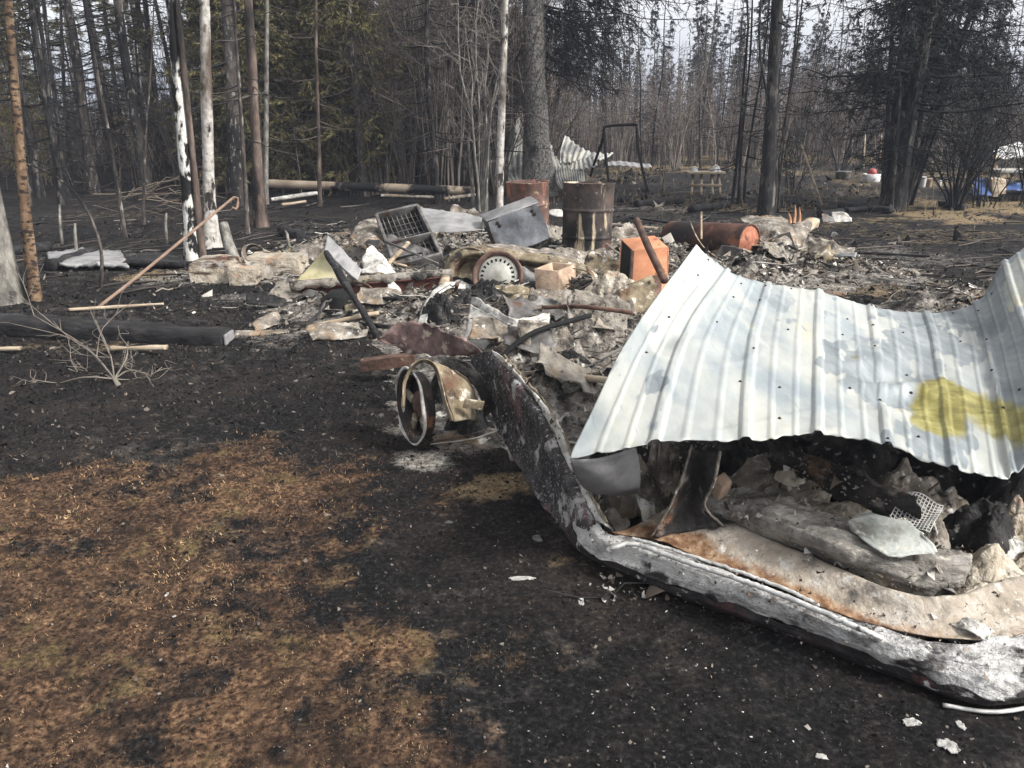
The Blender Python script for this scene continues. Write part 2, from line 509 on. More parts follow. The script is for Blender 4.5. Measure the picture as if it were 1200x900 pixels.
    return o
build_ground()

# ---- short dead grass and moss blades, charred stubble, crumbs and ash flecks
RN = np.random.default_rng(11)
def scatter(n, r0, r1, half=40.0, power=1.0):
    r = np.exp(RN.uniform(math.log(r0), math.log(r1), n)) if power == 1 else r0 + (r1 - r0) * RN.random(n) ** power
    a = np.radians(RN.uniform(-half, half, n))
    return np.stack([r * np.sin(a), r * np.cos(a)], -1)

def blades(P, length, width, lean, rnd):
    n = len(P)
    base = np.concatenate([P, (gzn(P) - .004)[:, None]], 1)
    th = RN.uniform(0, 2 * math.pi, n); le = lean * (0.4 + RN.random(n))
    d = np.stack([np.cos(th) * np.sin(le), np.sin(th) * np.sin(le), np.cos(le)], -1)
    s = np.stack([-np.sin(th + RN.normal(0, .6, n)), np.cos(th), np.zeros(n)], -1)
    w = (width * (0.5 + RN.random(n)))[:, None]; l = (length * (0.4 + RN.random(n)))[:, None]
    tip = base + d * l + np.array([0, 0, -1.0]) * l * .15
    V = np.stack([base - s * w, base + s * w, tip], 1).reshape(-1, 3)
    t = np.arange(3 * n).reshape(-1, 3)
    return MB().add(V, None, t, np.repeat(rnd, 3))

P = scatter(330000, 1.15, 5.5)
m_, a_, t_ = masks(P)
keep = (m_ + .14 * fbm(P, 7, 5, 3) + RN.normal(0, .16, len(P))) > .42
P = P[keep]
rv = np.clip(.36 + .26 * fbm(P, 4, 90, 4) + .34 * fbm(P, 17, 91, 2) + RN.normal(0, .16, len(P)), 0.01, 1)
M_grass = mat('dead_grass', None, rnd=[rgb(16, 12, 11), rgb(68, 48, 36), rgb(122, 90, 61), rgb(160, 126, 86), rgb(196, 164, 118)], rough=.9, bump=0, spec=.15)
link('dead_grass', blades(P, .013 * np.clip(np.linalg.norm(P, axis=1) / 2, .7, 1.8), .0013 * np.clip(np.linalg.norm(P, axis=1) / 1.8, .8, 2.2), 1.25, rv), M_grass, label='scorched brown moss and short dead grass on the near ground', cat='grass', kind='stuff', keep=True, smooth=False)

P = scatter(170000, 1.3, 13)
m_, a_, t_ = masks(P)
P = P[(m_ < .62)]
rv = np.clip(RN.random(len(P)) ** 1.8 * .85 + .16 * fbm(P, 2.2, 31, 4), 0.01, 1)
M_stub = mat('charred_stubble', None, rnd=[rgb(9, 9, 10), rgb(23, 22, 24), rgb(46, 43, 42), rgb(86, 78, 71), rgb(132, 123, 112)], rough=.9, bump=0, spec=.2)
rr_ = np.linalg.norm(P, axis=1)
link('charred_stubble', blades(P, .014 * np.clip(rr_ / 2, .7, 3), .002 * np.clip(rr_ / 2, .8, 3.5), 1.35, rv), M_stub, label='blackened grass stubble covering the burnt ground', cat='grass', kind='stuff', keep=True, smooth=False)

def chips(P, size, rnd, flat=.35, z=None):
    """small irregular five-point flakes"""
    n = len(P)
    z0 = gzn(P) if z is None else z
    size = np.broadcast_to(size, (n,))
    an = RN.uniform(0, 6.28, n)[:, None] + np.arange(5) * 1.2566 + RN.normal(0, .25, (n, 5))
    rad = size[:, None] * RN.uniform(.35, 1.1, (n, 5))
    st = RN.uniform(.5, 1, n)[:, None]
    x = rad * np.cos(an); y = rad * np.sin(an) * st
    ro = RN.uniform(0, 6.28, n)[:, None]
    X = P[:, :1] + x * np.cos(ro) - y * np.sin(ro); Y = P[:, 1:2] + x * np.sin(ro) + y * np.cos(ro)
    Z = (z0 + size * .18)[:, None] + size[:, None] * flat * RN.normal(0, 1, (n, 5))
    ring = np.stack([X, Y, Z], -1)
    ctr = np.concatenate([P[:, :2], (z0 + size * .45)[:, None]], 1)[:, None]
    V = np.concatenate([ring, ctr], 1).reshape(-1, 3)
    k = np.arange(n)[:, None, None] * 6
    t = (np.array([[0, 1, 5], [1, 2, 5], [2, 3, 5], [3, 4, 5], [4, 0, 5]])[None] + k).reshape(-1, 3)
    return MB().add(V, None, t, np.repeat(rnd, 6))

P = scatter(15000, 1.3, 16)
rv = np.clip(RN.random(len(P)) ** 3.0, .01, .9)
m_, a_, t_ = masks(P)
P = P[m_ < .7]; rv = rv[:len(P)]
link('charcoal_crumbs', chips(P, .007 * np.clip(np.linalg.norm(P, axis=1) / 2.2, .7, 3.5) * RN.uniform(.4, 1.6, len(P)), rv), M_stub, label='charcoal crumbs strewn over the black ground', cat='charcoal', kind='stuff', keep=True, smooth=False)

M_ashbit = mat('white_ash', None, rnd=[rgb(120, 114, 108), rgb(176, 170, 162), rgb(222, 219, 214)], rough=.95, bump=0)
P = scatter(9000, 1.3, 9)
w = .05 + .9 * sstep(-.7, .9, P[:, 0] - .1 + .25 * (2.6 - P[:, 1])) * (P[:, 1] < 4) + masks(P)[1]
w *= .35 + .9 * np.clip(fbm(P, 3.2, 8, 3), 0, 1)
P = P[RN.random(len(P)) < w * .30]
link('ash_flecks', chips(P, .0035 * np.clip(np.linalg.norm(P, axis=1) / 2, .8, 3) * np.exp(RN.normal(0, .5, len(P))), RN.uniform(.05, 1, len(P))), M_ashbit, label='white ash flecks dotting the black ground beside the wreck', cat='ash', kind='stuff', keep=True, smooth=False)

# single bits big enough to pick out
def flake(px, py, w, d, name, label, cat_, m, seed, up=.001, rot=0.0):
    c = G(px, py); rg = np.random.default_rng(seed)
    nu, nv = 14, 10
    u, v = np.meshgrid(np.linspace(-1, 1, nu), np.linspace(-1, 1, nv))
    rad = 1 / np.maximum(np.maximum(abs(u), abs(v)), 1e-6) * 0 + 1
    th = np.arctan2(v, u); mag = np.maximum(abs(u), abs(v))
    out = 1 + .28 * vnoise(np.stack([np.cos(th).ravel() * 2 + seed, np.sin(th).ravel() * 2], -1), 1.5, seed).reshape(th.shape) + .05 * rg.normal(0, 1, th.shape) * (mag > .9)
    X = w * mag * np.cos(th) * out; Y = d * mag * np.sin(th) * out
    cr, sr = math.cos(rot), math.sin(rot)
    X, Y = X * cr - Y * sr, X * sr + Y * cr
    Z = up + .25 * min(w, d) * fbm(np.stack([X.ravel(), Y.ravel()], -1), 1.2 / w, seed, 3).reshape(X.shape)
    V = np.stack([c[0] + X, c[1] + Y, gzn(np.stack([c[0] + X.ravel(), c[1] + Y.ravel()], -1)).reshape(X.shape) + up + abs(Z)], -1)
    mb = MB().grid(V.reshape(-1, 3), nu, nv)
    return link(name, mb, m, label=label, cat=cat_, solid=.0016)
M_paper = mat('white_flake', [rgb(150, 147, 142), rgb(206, 204, 200)], 60, [(rgb(86, 82, 78), 40, .56, .66)], rough=.95, bump=.6)
M_grit = mat('grey_flake', [rgb(70, 70, 72), rgb(120, 118, 116)], 30, rough=.95, bump=.4)
flake(613, 680, .045, .013, 'ash_flake', 'largest bright white ash flake on the black ground left of the wreck', 'ash', M_paper, 1)
flake(1066, 853, .022, .016, 'ash_flake', 'white ash clump in front of the pink scorched rim', 'ash', M_paper, 2)
flake(1108, 884, .022, .026, 'ash_flake', 'white ash patch at the bottom edge, nearest the corner', 'ash', M_paper, 3)
flake(1124, 856, .009, .016, 'ash_flake', 'narrow white ash flake just below the curved rim lip', 'ash', M_paper, 4)
flake(962, 893, .016, .009, 'ash_flake', 'small white ash bit at the bottom edge of the picture', 'ash', M_paper, 14)
flake(681, 705, .010, .024, 'ash_flake', 'string of small white ash bits near the wreck corner', 'ash', M_paper, 5)
flake(629, 634, .022, .02, 'ash_flake', 'flat grey flake lying left of the wreck corner', 'ash', M_grit, 6)
flake(526, 616, .018, .008, 'ash_flake', 'small grey flake on black ground below the wheel', 'ash', M_grit, 7)
flake(195, 695, .005, .013, 'paper_scrap', 'small upright white paper strip on the brown moss', 'paper', M_paper, 8)
flake(204, 721, .006, .006, 'paper_scrap', 'tiny round white scrap on the brown moss', 'paper', M_paper, 9)
flake(1110, 327, .10, .03, 'ash_flake', 'white flat scrap on the dark ground behind the metal sheet', 'ash', M_paper, 10)
flake(1064, 336, .09, .03, 'ash_flake', 'greyish flat scrap beside the white one behind the sheet', 'ash', M_grit, 12)

# scorched clods and bits over the far clearing
P = np.stack([RN.uniform(-1, 14, 5200), RN.uniform(9.5, 27, 5200)], -1)
P = P[(P[:, 0] < .75 * P[:, 1]) & (fbm(P, .55, 12, 3) + RN.normal(0, .25, len(P)) > .02)]
link('burnt_clods', chips(P, .035 * np.exp(RN.normal(0, .6, len(P))), np.clip(RN.random(len(P)) ** 1.8, .01, .95), .5), M_stub, label='burnt clods and litter across the clearing behind the wreck', cat='litter', kind='stuff', keep=True, smooth=False)

# ------------------------------------------------------------------ bark and foliage materials
M_bark = mat('spruce_bark', [rgb(36, 32, 31), rgb(74, 66, 61), rgb(112, 102, 94)], 12, [(rgb(18, 17, 18), 1.6, .44, .58), (rgb(142, 136, 128), 18, .58, .66)], stretch=(1, 1, .35), bump=1.0, bscale=22, per=True)
M_black = mat('charred_bark', [rgb(10, 10, 11), rgb(34, 32, 33), rgb(74, 69, 66)], 14, [(rgb(104, 97, 90), 9, .55, .64), (rgb(12, 12, 13), 26, .54, .6)], stretch=(1, 1, .3), bump=.8, bscale=24, per=True)
M_brown = mat('scorched_bark', [rgb(52, 43, 38), rgb(92, 77, 68), rgb(128, 110, 98)], 9, [(rgb(28, 25, 24), 2.6, .48, .62), (rgb(140, 104, 80), 6, .62, .7)], stretch=(1, 1, .35), bump=.7, bscale=22, per=True)
M_greyb = mat('grey_bark', [rgb(68, 66, 62), rgb(120, 116, 108), rgb(162, 158, 148)], 16, [(rgb(40, 40, 40), 5, .56, .68)], stretch=(1, 1, .4), bump=.9, bscale=30, per=True)
M_orange = mat('peeled_bark', [rgb(74, 56, 40), rgb(116, 90, 64), rgb(152, 126, 96)], 12, [(rgb(44, 33, 27), 14, .5, .58, (1, 1, 2.2)), (rgb(28, 26, 26), 1.5, .5, .6)], stretch=(1, 1, .4), bump=.8, bscale=26)
M_birch = mat('birch_bark', [rgb(170, 166, 158), rgb(214, 211, 204), rgb(232, 230, 225)], 14, [(rgb(22, 21, 21), 9, .48, .54, (1, 1, .45)), (rgb(14, 14, 15), 2.4, .52, .58, (1, 1, .35)), (rgb(142, 88, 62), 6, .68, .72)], bump=.5, bscale=20)
M_birch2 = mat('birch_bark_grey', [rgb(120, 112, 104), rgb(176, 170, 162), rgb(206, 202, 196)], 14, [(rgb(30, 28, 27), 10, .54, .6, (1, 1, .5)), (rgb(84, 70, 58), 2.0, .5, .62, (1, 1, .3))], bump=.5, bscale=20)
M_bigbark = mat('flaky_spruce_bark', [rgb(78, 74, 70), rgb(132, 128, 122), rgb(168, 163, 156)], 26, [(rgb(52, 48, 46), 30, .52, .6, (1, 1, .7)), (rgb(40, 38, 37), 2.2, .56, .7, (1, 1, .6)), (rgb(168, 104, 70), 2.3, .685, .70)], stretch=(1, 1, .6), bump=1.0, bscale=36)
M_twig = mat('bare_twigs', [rgb(52, 46, 44), rgb(100, 90, 83)], 3, per=True, bump=0)
M_twigl = mat('bare_twigs_pale', [rgb(90, 81, 75), rgb(142, 131, 122)], 3, per=True, bump=0)
M_twigb = mat('burnt_twigs', [rgb(14, 14, 16), rgb(38, 36, 36)], 3, per=True, bump=0)
M_need = mat('green_needles', None, rnd=[rgb(44, 43, 26), rgb(86, 82, 46), rgb(124, 114, 66), rgb(162, 146, 98)], rough=.8, bump=0, spec=.2)
M_needd = mat('dark_needles', None, rnd=[rgb(10, 12, 12), rgb(24, 27, 25), rgb(42, 45, 40), rgb(64, 62, 54)], rough=.8, bump=0, spec=.2)
M_needb = mat('singed_needles', None, rnd=[rgb(46, 38, 26), rgb(92, 78, 50), rgb(132, 112, 70), rgb(164, 142, 98)], rough=.8, bump=0, spec=.2)

def unit(v): return v / (np.linalg.norm(v, axis=-1, keepdims=True) + 1e-9)

def sprays(rg, C, T, ln, wd, rnd):
    """thin leaf-like needle sprays: centre, direction, length, width"""
    n = len(C)
    S = unit(np.cross(T, unit(rg.normal(0, 1, (n, 3)))))
    l = (ln * rg.uniform(.5, 1.3, n))[:, None]; w = (wd * rg.uniform(.5, 1.3, n))[:, None]
    V = np.stack([C, C + T * l * .5 + S * w, C + T * l, C + T * l * .5 - S * w], 1).reshape(-1, 3)
    return V, np.arange(4 * n).reshape(-1, 4), np.repeat(rnd, 4)

def tree_parts(seed, h, r, nb=60, z0=1.0, L=1.2, droop=.35, twigs=4, needle=0, nz0=.3, wig=.05, k=9, thin=1.0, rise=0.0, flare=.5, ln=.14, wd=.014, top=1.0, nper=9):
    """a conifer standing at the origin: trunk, crown of branches, needles"""
    rg = np.random.default_rng(seed)
    n = 18
    t = np.linspace(0, 1, n) ** 1.25
    z = t * h
    off = np.stack([vnoise(np.stack([z * .35 + seed, z * 0], -1), 1, seed), vnoise(np.stack([z * .35 + seed, z * 0 + 9], -1), 1, seed + 1)], -1) * wig * (.3 + t)[:, None] * 3
    off -= off[0]
    Pt = np.concatenate([off, z[:, None]], 1); Pt[0, 2] = -.12
    R = r * ((1 - t * top) ** .75 * .96 + .04) * (1 + flare * np.exp(-z / (3.0 * r + .05)))
    tr = MB().tube(Pt, R, k)
    tr.flush(); V = tr.v[0]; V[:, :2] += (V[:, :2] - np.repeat(off, k, 0)) * (0.14 * fbm(V * np.array([1, 1, .6]), 1.2 / r * .12 + 3, seed, 3))[:, None]
    cr, nd = MB(), MB()
    C, T, RV = [], [], []
    zs = z0 + (h - z0) * np.sort(rg.random(nb)) ** .9
    az = rg.uniform(0, 6.28, nb)
    for zz, a in zip(zs, az):
        f = zz / h
        ll = L * (1.05 - .75 * f) * rg.uniform(.45, 1.2)
        p0 = np.array([np.interp(zz, z, off[:, 0]), np.interp(zz, z, off[:, 1]), zz])
        d = np.array([math.cos(a), math.sin(a), 0])
        s = np.linspace(0, 1, 6)
        dr = droop * rg.uniform(.5, 1.4)
        Pb = p0 + d * (ll * s)[:, None] + np.array([0, 0, 1.0]) * (ll * (-dr * s ** 1.0 + (dr * .75 + rise) * s ** 2.4))[:, None] + rg.normal(0, .03 * ll, (6, 3)) * s[:, None]
        rb = thin * (.006 + .09 * r * (1 - f)) * (1 - .85 * s)
        cr.tube(Pb, rb * 1.3, 4)
        for _ in range(twigs):
            s0 = rg.uniform(.2, .95)
            q = np.array([np.interp(s0, s, Pb[:, i]) for i in range(3)])
            dd = unit(d * rg.uniform(.4, 1) + rg.normal(0, .6, 3) + np.array([0, 0, -.35]))
            tl = ll * rg.uniform(.15, .42)
            Pq = q + dd * (np.linspace(0, 1, 3) * tl)[:, None] + np.array([[0, 0, 0], [0, 0, -.04], [0, 0, -.02]]) * tl * 2
            cr.tube(Pq, thin * np.array([.004, .003, .0015]), 3)
            if needle and f > nz0 and rg.random() < needle:
                m = int(nper)
                ss = rg.random(m)
                C.append(q + dd * (ss * tl)[:, None]); T.append(unit(dd + rg.normal(0, .55, (m, 3)) + np.array([0, 0, -.25])))
                RV.append(np.clip(rg.normal(.45, .16) + rg.normal(0, .15, m), .01, 1))
        if needle and f > nz0 and rg.random() < needle:
            m = int(nper * 1.4); ss = rg.uniform(.25, 1, m)
            C.append(np.stack([np.interp(ss, s, Pb[:, i]) for i in range(3)], -1)); T.append(unit(d + rg.normal(0, .7, (m, 3)) + np.array([0, 0, -.3])))
            RV.append(np.clip(rg.normal(.45, .16) + rg.normal(0, .15, m), .01, 1))
    if C:
        V, q, a = sprays(rg, np.concatenate(C), np.concatenate(T), ln, wd, np.concatenate(RV))
        nd.add(V, q, None, a)
    return tr, cr, nd

def plant(name, parts, mats, loc, label, cat_, group=None, rot=None, scale=None):
    e = thing(name, (0, 0, 0), label, cat_, group)
    for nm, mb, m in zip(('trunk', 'crown', 'foliage'), parts, mats):
        if mb.n or mb.pend: link(nm, mb, m, e, keep=True, kind=None)
    e.location = loc
    if rot is not None: e.rotation_euler = rot
    if scale is not None: e.scale = scale
    return e

def stand(px, py, tx, ty=0, d=None):
    """foot on the ground at px,py and the lean that carries the stem past tx,ty"""
    B = G(px, py); B[2] = gz(B[None])[0]
    if d is not None: B = D(px, py, d); B[2] = gz(B[None])[0]
    dd = ray(tx, ty); T = _c + dd * (B[1] / dd[1])
    v = Vector(T - B)
    return B, Vector((0, 0, 1)).rotation_difference(v).to_euler(), (B[1] * math.cos(PITCH) + (CAM_H - B[2]) * math.sin(PITCH))

def hero(px, py, tx, w, name, label, mats, seed, h=9.0, ty=0, **kw):
    B, rot, d = stand(px, py, tx, ty)
    r = w / FPX * d / 2
    return plant(name, tree_parts(seed, h, r, **kw), mats, B, label, 'tree', rot=rot)

DEAD = (M_bark, M_twigb, M_needd); BLK = (M_black, M_twigb, M_needd); BRN = (M_brown, M_twig, M_needb); GRY = (M_greyb, M_twig, M_needb)
hero(42, 352, -4, 12, 'scorched_tree', 'slender orange-tan scorched trunk leaning at the left edge', (M_orange, M_twig, M_need), 1, h=7, nb=20, z0=2.6, L=.8, flare=.3)
hero(8, 352, -40, 22, 'grey_tree', 'thick grey trunk with flared roots cut by the left edge', (M_greyb, M_twig, M_need), 2, h=8, nb=16, z0=3, flare=1.2)
hero(46, 228, 12, 10, 'burnt_spruce', 'black straight trunk just behind the orange leaning one', BLK, 3, h=11, nb=50, z0=2)
hero(70, 232, 38, 6, 'burnt_spruce', 'first thin black trunk of the close pair at far left', BLK, 4, h=11, nb=46, z0=1.6)
hero(78, 226, 50, 6, 'burnt_spruce', 'second thin black trunk of the close pair at far left', BLK, 5, h=11, nb=46, z0=1.6)
hero(110, 224, 76, 12, 'burnt_spruce', 'brown grey spruce trunk with pale lower bark, far left', DEAD, 6, h=12, nb=70, z0=1.2, L=1.1)
hero(146, 276, 104, 5, 'burnt_sapling', 'thin dark sapling trunk with grey foot, left foreground woods', DEAD, 7, h=6.5, nb=70, z0=.7, L=.7)
hero(172, 226, 141, 13, 'burnt_spruce', 'broad grey brown spruce trunk behind the brush pile', DEAD, 8, h=12, nb=80, z0=1.3, L=1.2)
hero(168, 262, 172, 3.5, 'burnt_sapling', 'very thin dark sapling just left of the birches', DEAD, 9, h=4, nb=30, z0=.4, L=.5)
hero(192, 202, 168, 8, 'burnt_spruce', 'narrow black trunk left of the birches, set farther back', BLK, 10, h=13, nb=60, z0=1.8)
hero(226, 303, 199, 14, 'birch_tree', 'white birch trunk with black char flakes, left of the pair', (M_birch, M_twig, M_need), 12, h=7, nb=14, z0=3.2, L=1.0, wig=.03)
hero(237, 303, 208, 8, 'dead_tree', 'brown barkless trunk squeezed between the two birches', BRN, 13, h=7, nb=10, z0=3, wig=.02)
hero(247, 290, 234, 14, 'birch_tree', 'grey white birch trunk with flared foot, right of the pair', (M_birch2, M_twig, M_need), 14, h=8, nb=14, z0=3.4, flare=1.3, wig=.03)
hero(277, 236, 261, 17, 'burnt_spruce', 'thick dark spruce trunk just right of the birches', DEAD, 15, h=12, nb=80, z0=1.6, L=1.3)
hero(290, 272, 272, 5, 'burnt_sapling', 'thin dark stem between the birches and the reddish trunk', DEAD, 16, h=6, nb=40, z0=1, L=.6)
hero(305, 262, 290, 12, 'scorched_tree', 'reddish brown bare trunk left of the long fallen pole', BRN, 17, h=10, nb=50, z0=1.8, flare=.9)
hero(311, 235, 309, 6, 'grey_tree', 'slim grey stem beside the reddish brown trunk', GRY, 18, h=8, nb=40, z0=1)
hero(354, 216, 336, 13, 'burnt_spruce', 'dark leaning spruce trunk behind the long fallen pole', BLK, 19, h=13, nb=70, z0=1.5, L=1.2)
hero(374, 236, 372, 5, 'scorched_tree', 'thin reddish stem crossing the long fallen pole', BRN, 20, h=8, nb=44, z0=.8, L=.8)
hero(543, 222, 541, 13, 'burnt_spruce', 'black trunk left of the big spruce, behind the shrubs', BLK, 21, h=13, nb=60, z0=2.4)
hero(584, 250, 590, 10, 'aspen_tree', 'slim smooth trunk, half charred half pale, by the rusty drum', (M_birch2, M_twig, M_need), 22, h=9, nb=14, z0=3.5, wig=.02, flare=.2)
hero(897, 250, 916, 15, 'burnt_spruce', 'tall dark trunk standing alone in the right half', BLK, 24, h=10, nb=60, z0=2.6, L=1.1, twigs=3)
for i, (a, b, w) in enumerate([(903, 930, 4), (908, 945, 3.5), (912, 925, 3)]):
    hero(a, 248 - 2 * i, b, w, 'burnt_sapling', ['first', 'second', 'third'][i] + ' thin burnt stem from the left beside the lone dark trunk', BLK, 30 + i, h=5.5, nb=30, z0=.8, L=.7, wig=.2)
for i, (a, b, w) in enumerate([(858, 874, 4), (866, 868, 3.5), (872, 893, 3)]):
    hero(a, 236 - i, b, w, 'burnt_sapling', ['left', 'middle', 'right'][i] + ' stem of the burnt sapling clump left of the lone trunk', BLK, 34 + i, h=6, nb=34, z0=.7, L=.8, wig=.22)

# the big spruce in the middle, long drooping bare boughs
def big_spruce():
    B, rot, d = stand(631, 222, 625)
    rg = np.random.default_rng(77)
    r = 30 / FPX * d / 2
    tr, cr, nd = tree_parts(77, 15, r, nb=18, z0=6, L=2.2, droop=.5, twigs=9, needle=.25, nz0=.1, k=20, flare=.55, wig=.02, thin=.55)
    C, T, RV = [], [], []
    for i in range(84):                                           # boughs, most on the right
        zz = rg.uniform(2.7, 7.0); a = rg.normal(.15, .5) if rg.random() < .8 else rg.uniform(1.2, 3.6)
        ll = rg.uniform(1.6, 3.6) * (1.1 if zz > 4 else .7)
        s = np.linspace(0, 1, 9); dv = np.array([math.cos(a), math.sin(a), 0])
        dr = rg.uniform(.25, .75)
        Pb = np.array([0, 0, zz]) + dv * (ll * s)[:, None] + np.array([0, 0, 1.0]) * (ll * (-dr * s + .55 * dr * s ** 2.5))[:, None] + rg.normal(0, .02 * ll, (9, 3)) * s[:, None]
        cr.tube(Pb, .028 * (1 - .88 * s) * rg.uniform(.6, 1.1), 5)
        for _ in range(18):
            s0 = rg.uniform(.2, 1); q = np.array([np.interp(s0, s, Pb[:, k]) for k in range(3)])
            dd = unit(dv * .5 + rg.normal(0, .45, 3) + np.array([0, 0, -.75])); tl = rg.uniform(.2, .75)
            Pq = q + dd * (np.linspace(0, 1, 4) * tl)[:, None] + rg.normal(0, .02, (4, 3))
            cr.tube(Pq, np.array([.009, .008, .006, .003]), 3)
            for _k in range(3):
                e = Pq[rg.integers(1, 4)]; d3 = unit(dd + rg.normal(0, .7, 3)); cr.tube(np.stack([e, e + d3 * .12, e + d3 * .22]), np.array([.006, .005, .002]), 3)
            if zz > 3.6 and rg.random() < .7:
                m = 22; C.append(q + dd * (rg.random(m) * tl)[:, None]); T.append(unit(dd + rg.normal(0, .5, (m, 3)))); RV.append(np.clip(rg.normal(.45, .2, m), .01, 1))
    V, q, a = sprays(rg, np.concatenate(C), np.concatenate(T), .10, .008, np.concatenate(RV)); nd.add(V, q, None, a)
    plant('big_spruce', (tr, cr, nd), (M_bigbark, M_twigb, M_needd), B, 'thickest spruce with flaky grey bark and drooping boughs, in the middle', 'tree', rot=rot)
big_spruce()

# dark fire-killed spruces on the right
for i, (a, y_, b, w, hh, dens, lab) in enumerate([(1047, 243, 1082, 20, 9.5, 1.0, 'tall black spruce with a dense dark crown, main stem of the right clump'),
                                         (1040, 240, 1058, 9, 8, .9, 'thinner black spruce at the left of the right dark clump'),
                                         (1056, 238, 1112, 9, 8.5, .9, 'black spruce leaning right out of the right dark clump'),
                                         (1064, 232, 1140, 8, 9, .9, 'hindmost leaning black spruce of the right dark clump')]):
    hero(a, y_, b, w, 'black_spruce', lab, BLK, 50 + i, h=hh, nb=105, z0=1.7, L=2.7, droop=.2, rise=.12, twigs=10, needle=dens * .85, nz0=.14, nper=24, ln=.10, wd=.009, thin=1.2)
for i, (a, y_, b, w) in enumerate([(1034, 240, 1046, 5), (1043, 245, 1066, 6), (1052, 244, 1092, 6), (1058, 240, 1100, 5), (1062, 236, 1124, 5), (1037, 236, 1038, 4), (1050, 233, 1075, 5), (1068, 238, 1150, 4)]):
    hero(a, y_, b, w, 'burnt_sapling', ['first', 'second', 'third', 'fourth', 'fifth', 'sixth', 'seventh', 'eighth'][i] + ' thin black stem crowded into the right spruce clump', BLK, 150 + i, h=6.5, nb=60, z0=.8, L=1.0, twigs=6, needle=.5, nz0=.1, nper=14, ln=.1, wd=.008)

# ---- bare multi-stem shrubs
def shrub_parts(seed, n=9, h=3.5, spread=.5, r=.02, tw=14):
    rg = np.random.default_rng(seed); st, cr = MB(), MB()
    for i in range(n):
        a = rg.uniform(0, 6.28); b = np.array([math.cos(a), math.sin(a), 0]) * rg.uniform(0, .22)
        hh = h * rg.uniform(.55, 1.1); o = np.array([math.cos(a + rg.normal(0, .6)), math.sin(a + rg.normal(0, .6)), 0]) * spread * hh * rg.uniform(.1, 1)
        s = np.linspace(0, 1, 8)
        Ps = b + o * (s ** 1.3)[:, None] + np.array([0, 0, hh]) * s[:, None] + rg.normal(0, .035, (8, 3)) * s[:, None] * hh * .5
        Ps[0, 2] = -.05
        st.tube(Ps, r * rg.uniform(.5, 1.2) * (1 - .85 * s), 5)
        for _ in range(tw):
            s0 = rg.uniform(.25, 1); q = np.array([np.interp(s0, s, Ps[:, k]) for k in range(3)])
            dd = unit(o / (hh + .01) + rg.normal(0, .55, 3) + np.array([0, 0, .6])); tl = hh * rg.uniform(.08, .3)
            Pq = q + dd * (np.linspace(0, 1, 4) * tl)[:, None] + rg.normal(0, .03 * tl * 2, (4, 3)); Pq[0] = q
            cr.tube(Pq, np.array([.008, .0065, .0045, .002]), 3)
            for _k in range(2):
                e = Pq[rg.integers(1, 4)]; d3 = unit(dd + rg.normal(0, .6, 3)); cr.tube(np.stack([e, e + d3 * tl * .3, e + d3 * tl * .55]), np.array([.005, .004, .002]), 3)
    return st, cr, MB()

def shrub(px, py, label, mats, seed, group=None, **kw):
    B = G(px, py); B[2] = gz(B[None])[0]
    return plant('bare_shrub', shrub_parts(seed, **kw), mats, B, label, 'shrub', group)
SH1, SH2, SH3 = (M_twig, M_twig, M_need), (M_twigl, M_twigl, M_need), (M_twigb, M_twigb, M_need)
shrub(563, 244, 'multi-stem bare shrub right beside the slim half-charred trunk', (M_greyb, M_twigl, M_need), 101, n=9, h=4.2, spread=.16, r=.035, tw=10)
shrub(510, 232, 'tall bare shrub over the long fallen pole, left of the black trunk', SH1, 102, n=12, h=5.5, spread=.25, r=.028, tw=14)
shrub(532, 228, 'pale-stemmed bare shrub just left of the black trunk', SH2, 103, n=8, h=4.6, spread=.25, r=.022, tw=12)
shrub(480, 226, 'bare brown shrub arching over the middle of the long fallen pole', SH1, 104, n=13, h=5.0, spread=.4, r=.024, tw=15)
shrub(445, 222, 'bare shrub at the edge of the green spruces, behind the fallen pole', SH2, 105, n=11, h=4.8, spread=.35, r=.022, tw=14)
shrub(790, 200, 'bare grey shrub behind the black frame in the clearing', SH2, 106, n=9, h=3.6, spread=.5, r=.025, tw=14)
shrub(775, 216, 'single arching bare sapling right of the black frame', SH1, 107, n=2, h=3.2, spread=.5, r=.025, tw=12)
shrub(1118, 243, 'black burnt shrub leaning right beside the right spruce clump', SH3, 108, n=16, h=2.6, spread=.85, r=.022, tw=20)
shrub(1150, 241, 'black burnt shrub in front of the blue tarp', SH3, 109, n=10, h=2.0, spread=.9, r=.018, tw=16)
shrub(1205, 238, 'black burnt shrub at the right edge before the white roof', SH3, 110, n=9, h=2.4, spread=.7, r=.018, tw=16)
shrub(985, 206, 'low burnt shrub between the lone trunk and the right clump', SH3, 111, n=9, h=1.8, spread=.8, r=.018, tw=14)
shrub(930, 226, 'small burnt shrub just right of the lone dark trunk', SH3, 112, n=7, h=1.6, spread=.6, r=.012, tw=14)

# ---- the woods: one of each kind, then copies
RF = np.random.default_rng(5)
PROT = {}
def proto(key, name, parts, mats, label, group):
    PROT[key] = [name, parts, mats, label, group, None]
def where(loc):
    px = 600 + FPX * loc[0] / (loc[1] * math.cos(PITCH) + .5)
    z = 'left of the birches' if px < 205 else 'right of the birches' if px < 430 else 'behind the tall bare shrubs' if px < 620 else 'behind the black frame' if px < 880 else 'between lone trunk and right clump' if px < 1030 else 'at the far right'
    return z, ('front rows ' if loc[1] < 24 else 'middle rows ' if loc[1] < 42 else 'back rows ')
def put(key, loc, rot, sc):
    p = PROT[key]
    z, row = where(loc)
    lab = p[3] + ', ' + row + z
    if p[5] is None:
        p[5] = plant(p[0], p[1], p[2], loc, lab, 'tree' if 'shrub' not in p[0] else 'shrub', p[4], rot, sc)
    else:
        copy_of(p[5], loc, rot, sc, lab)
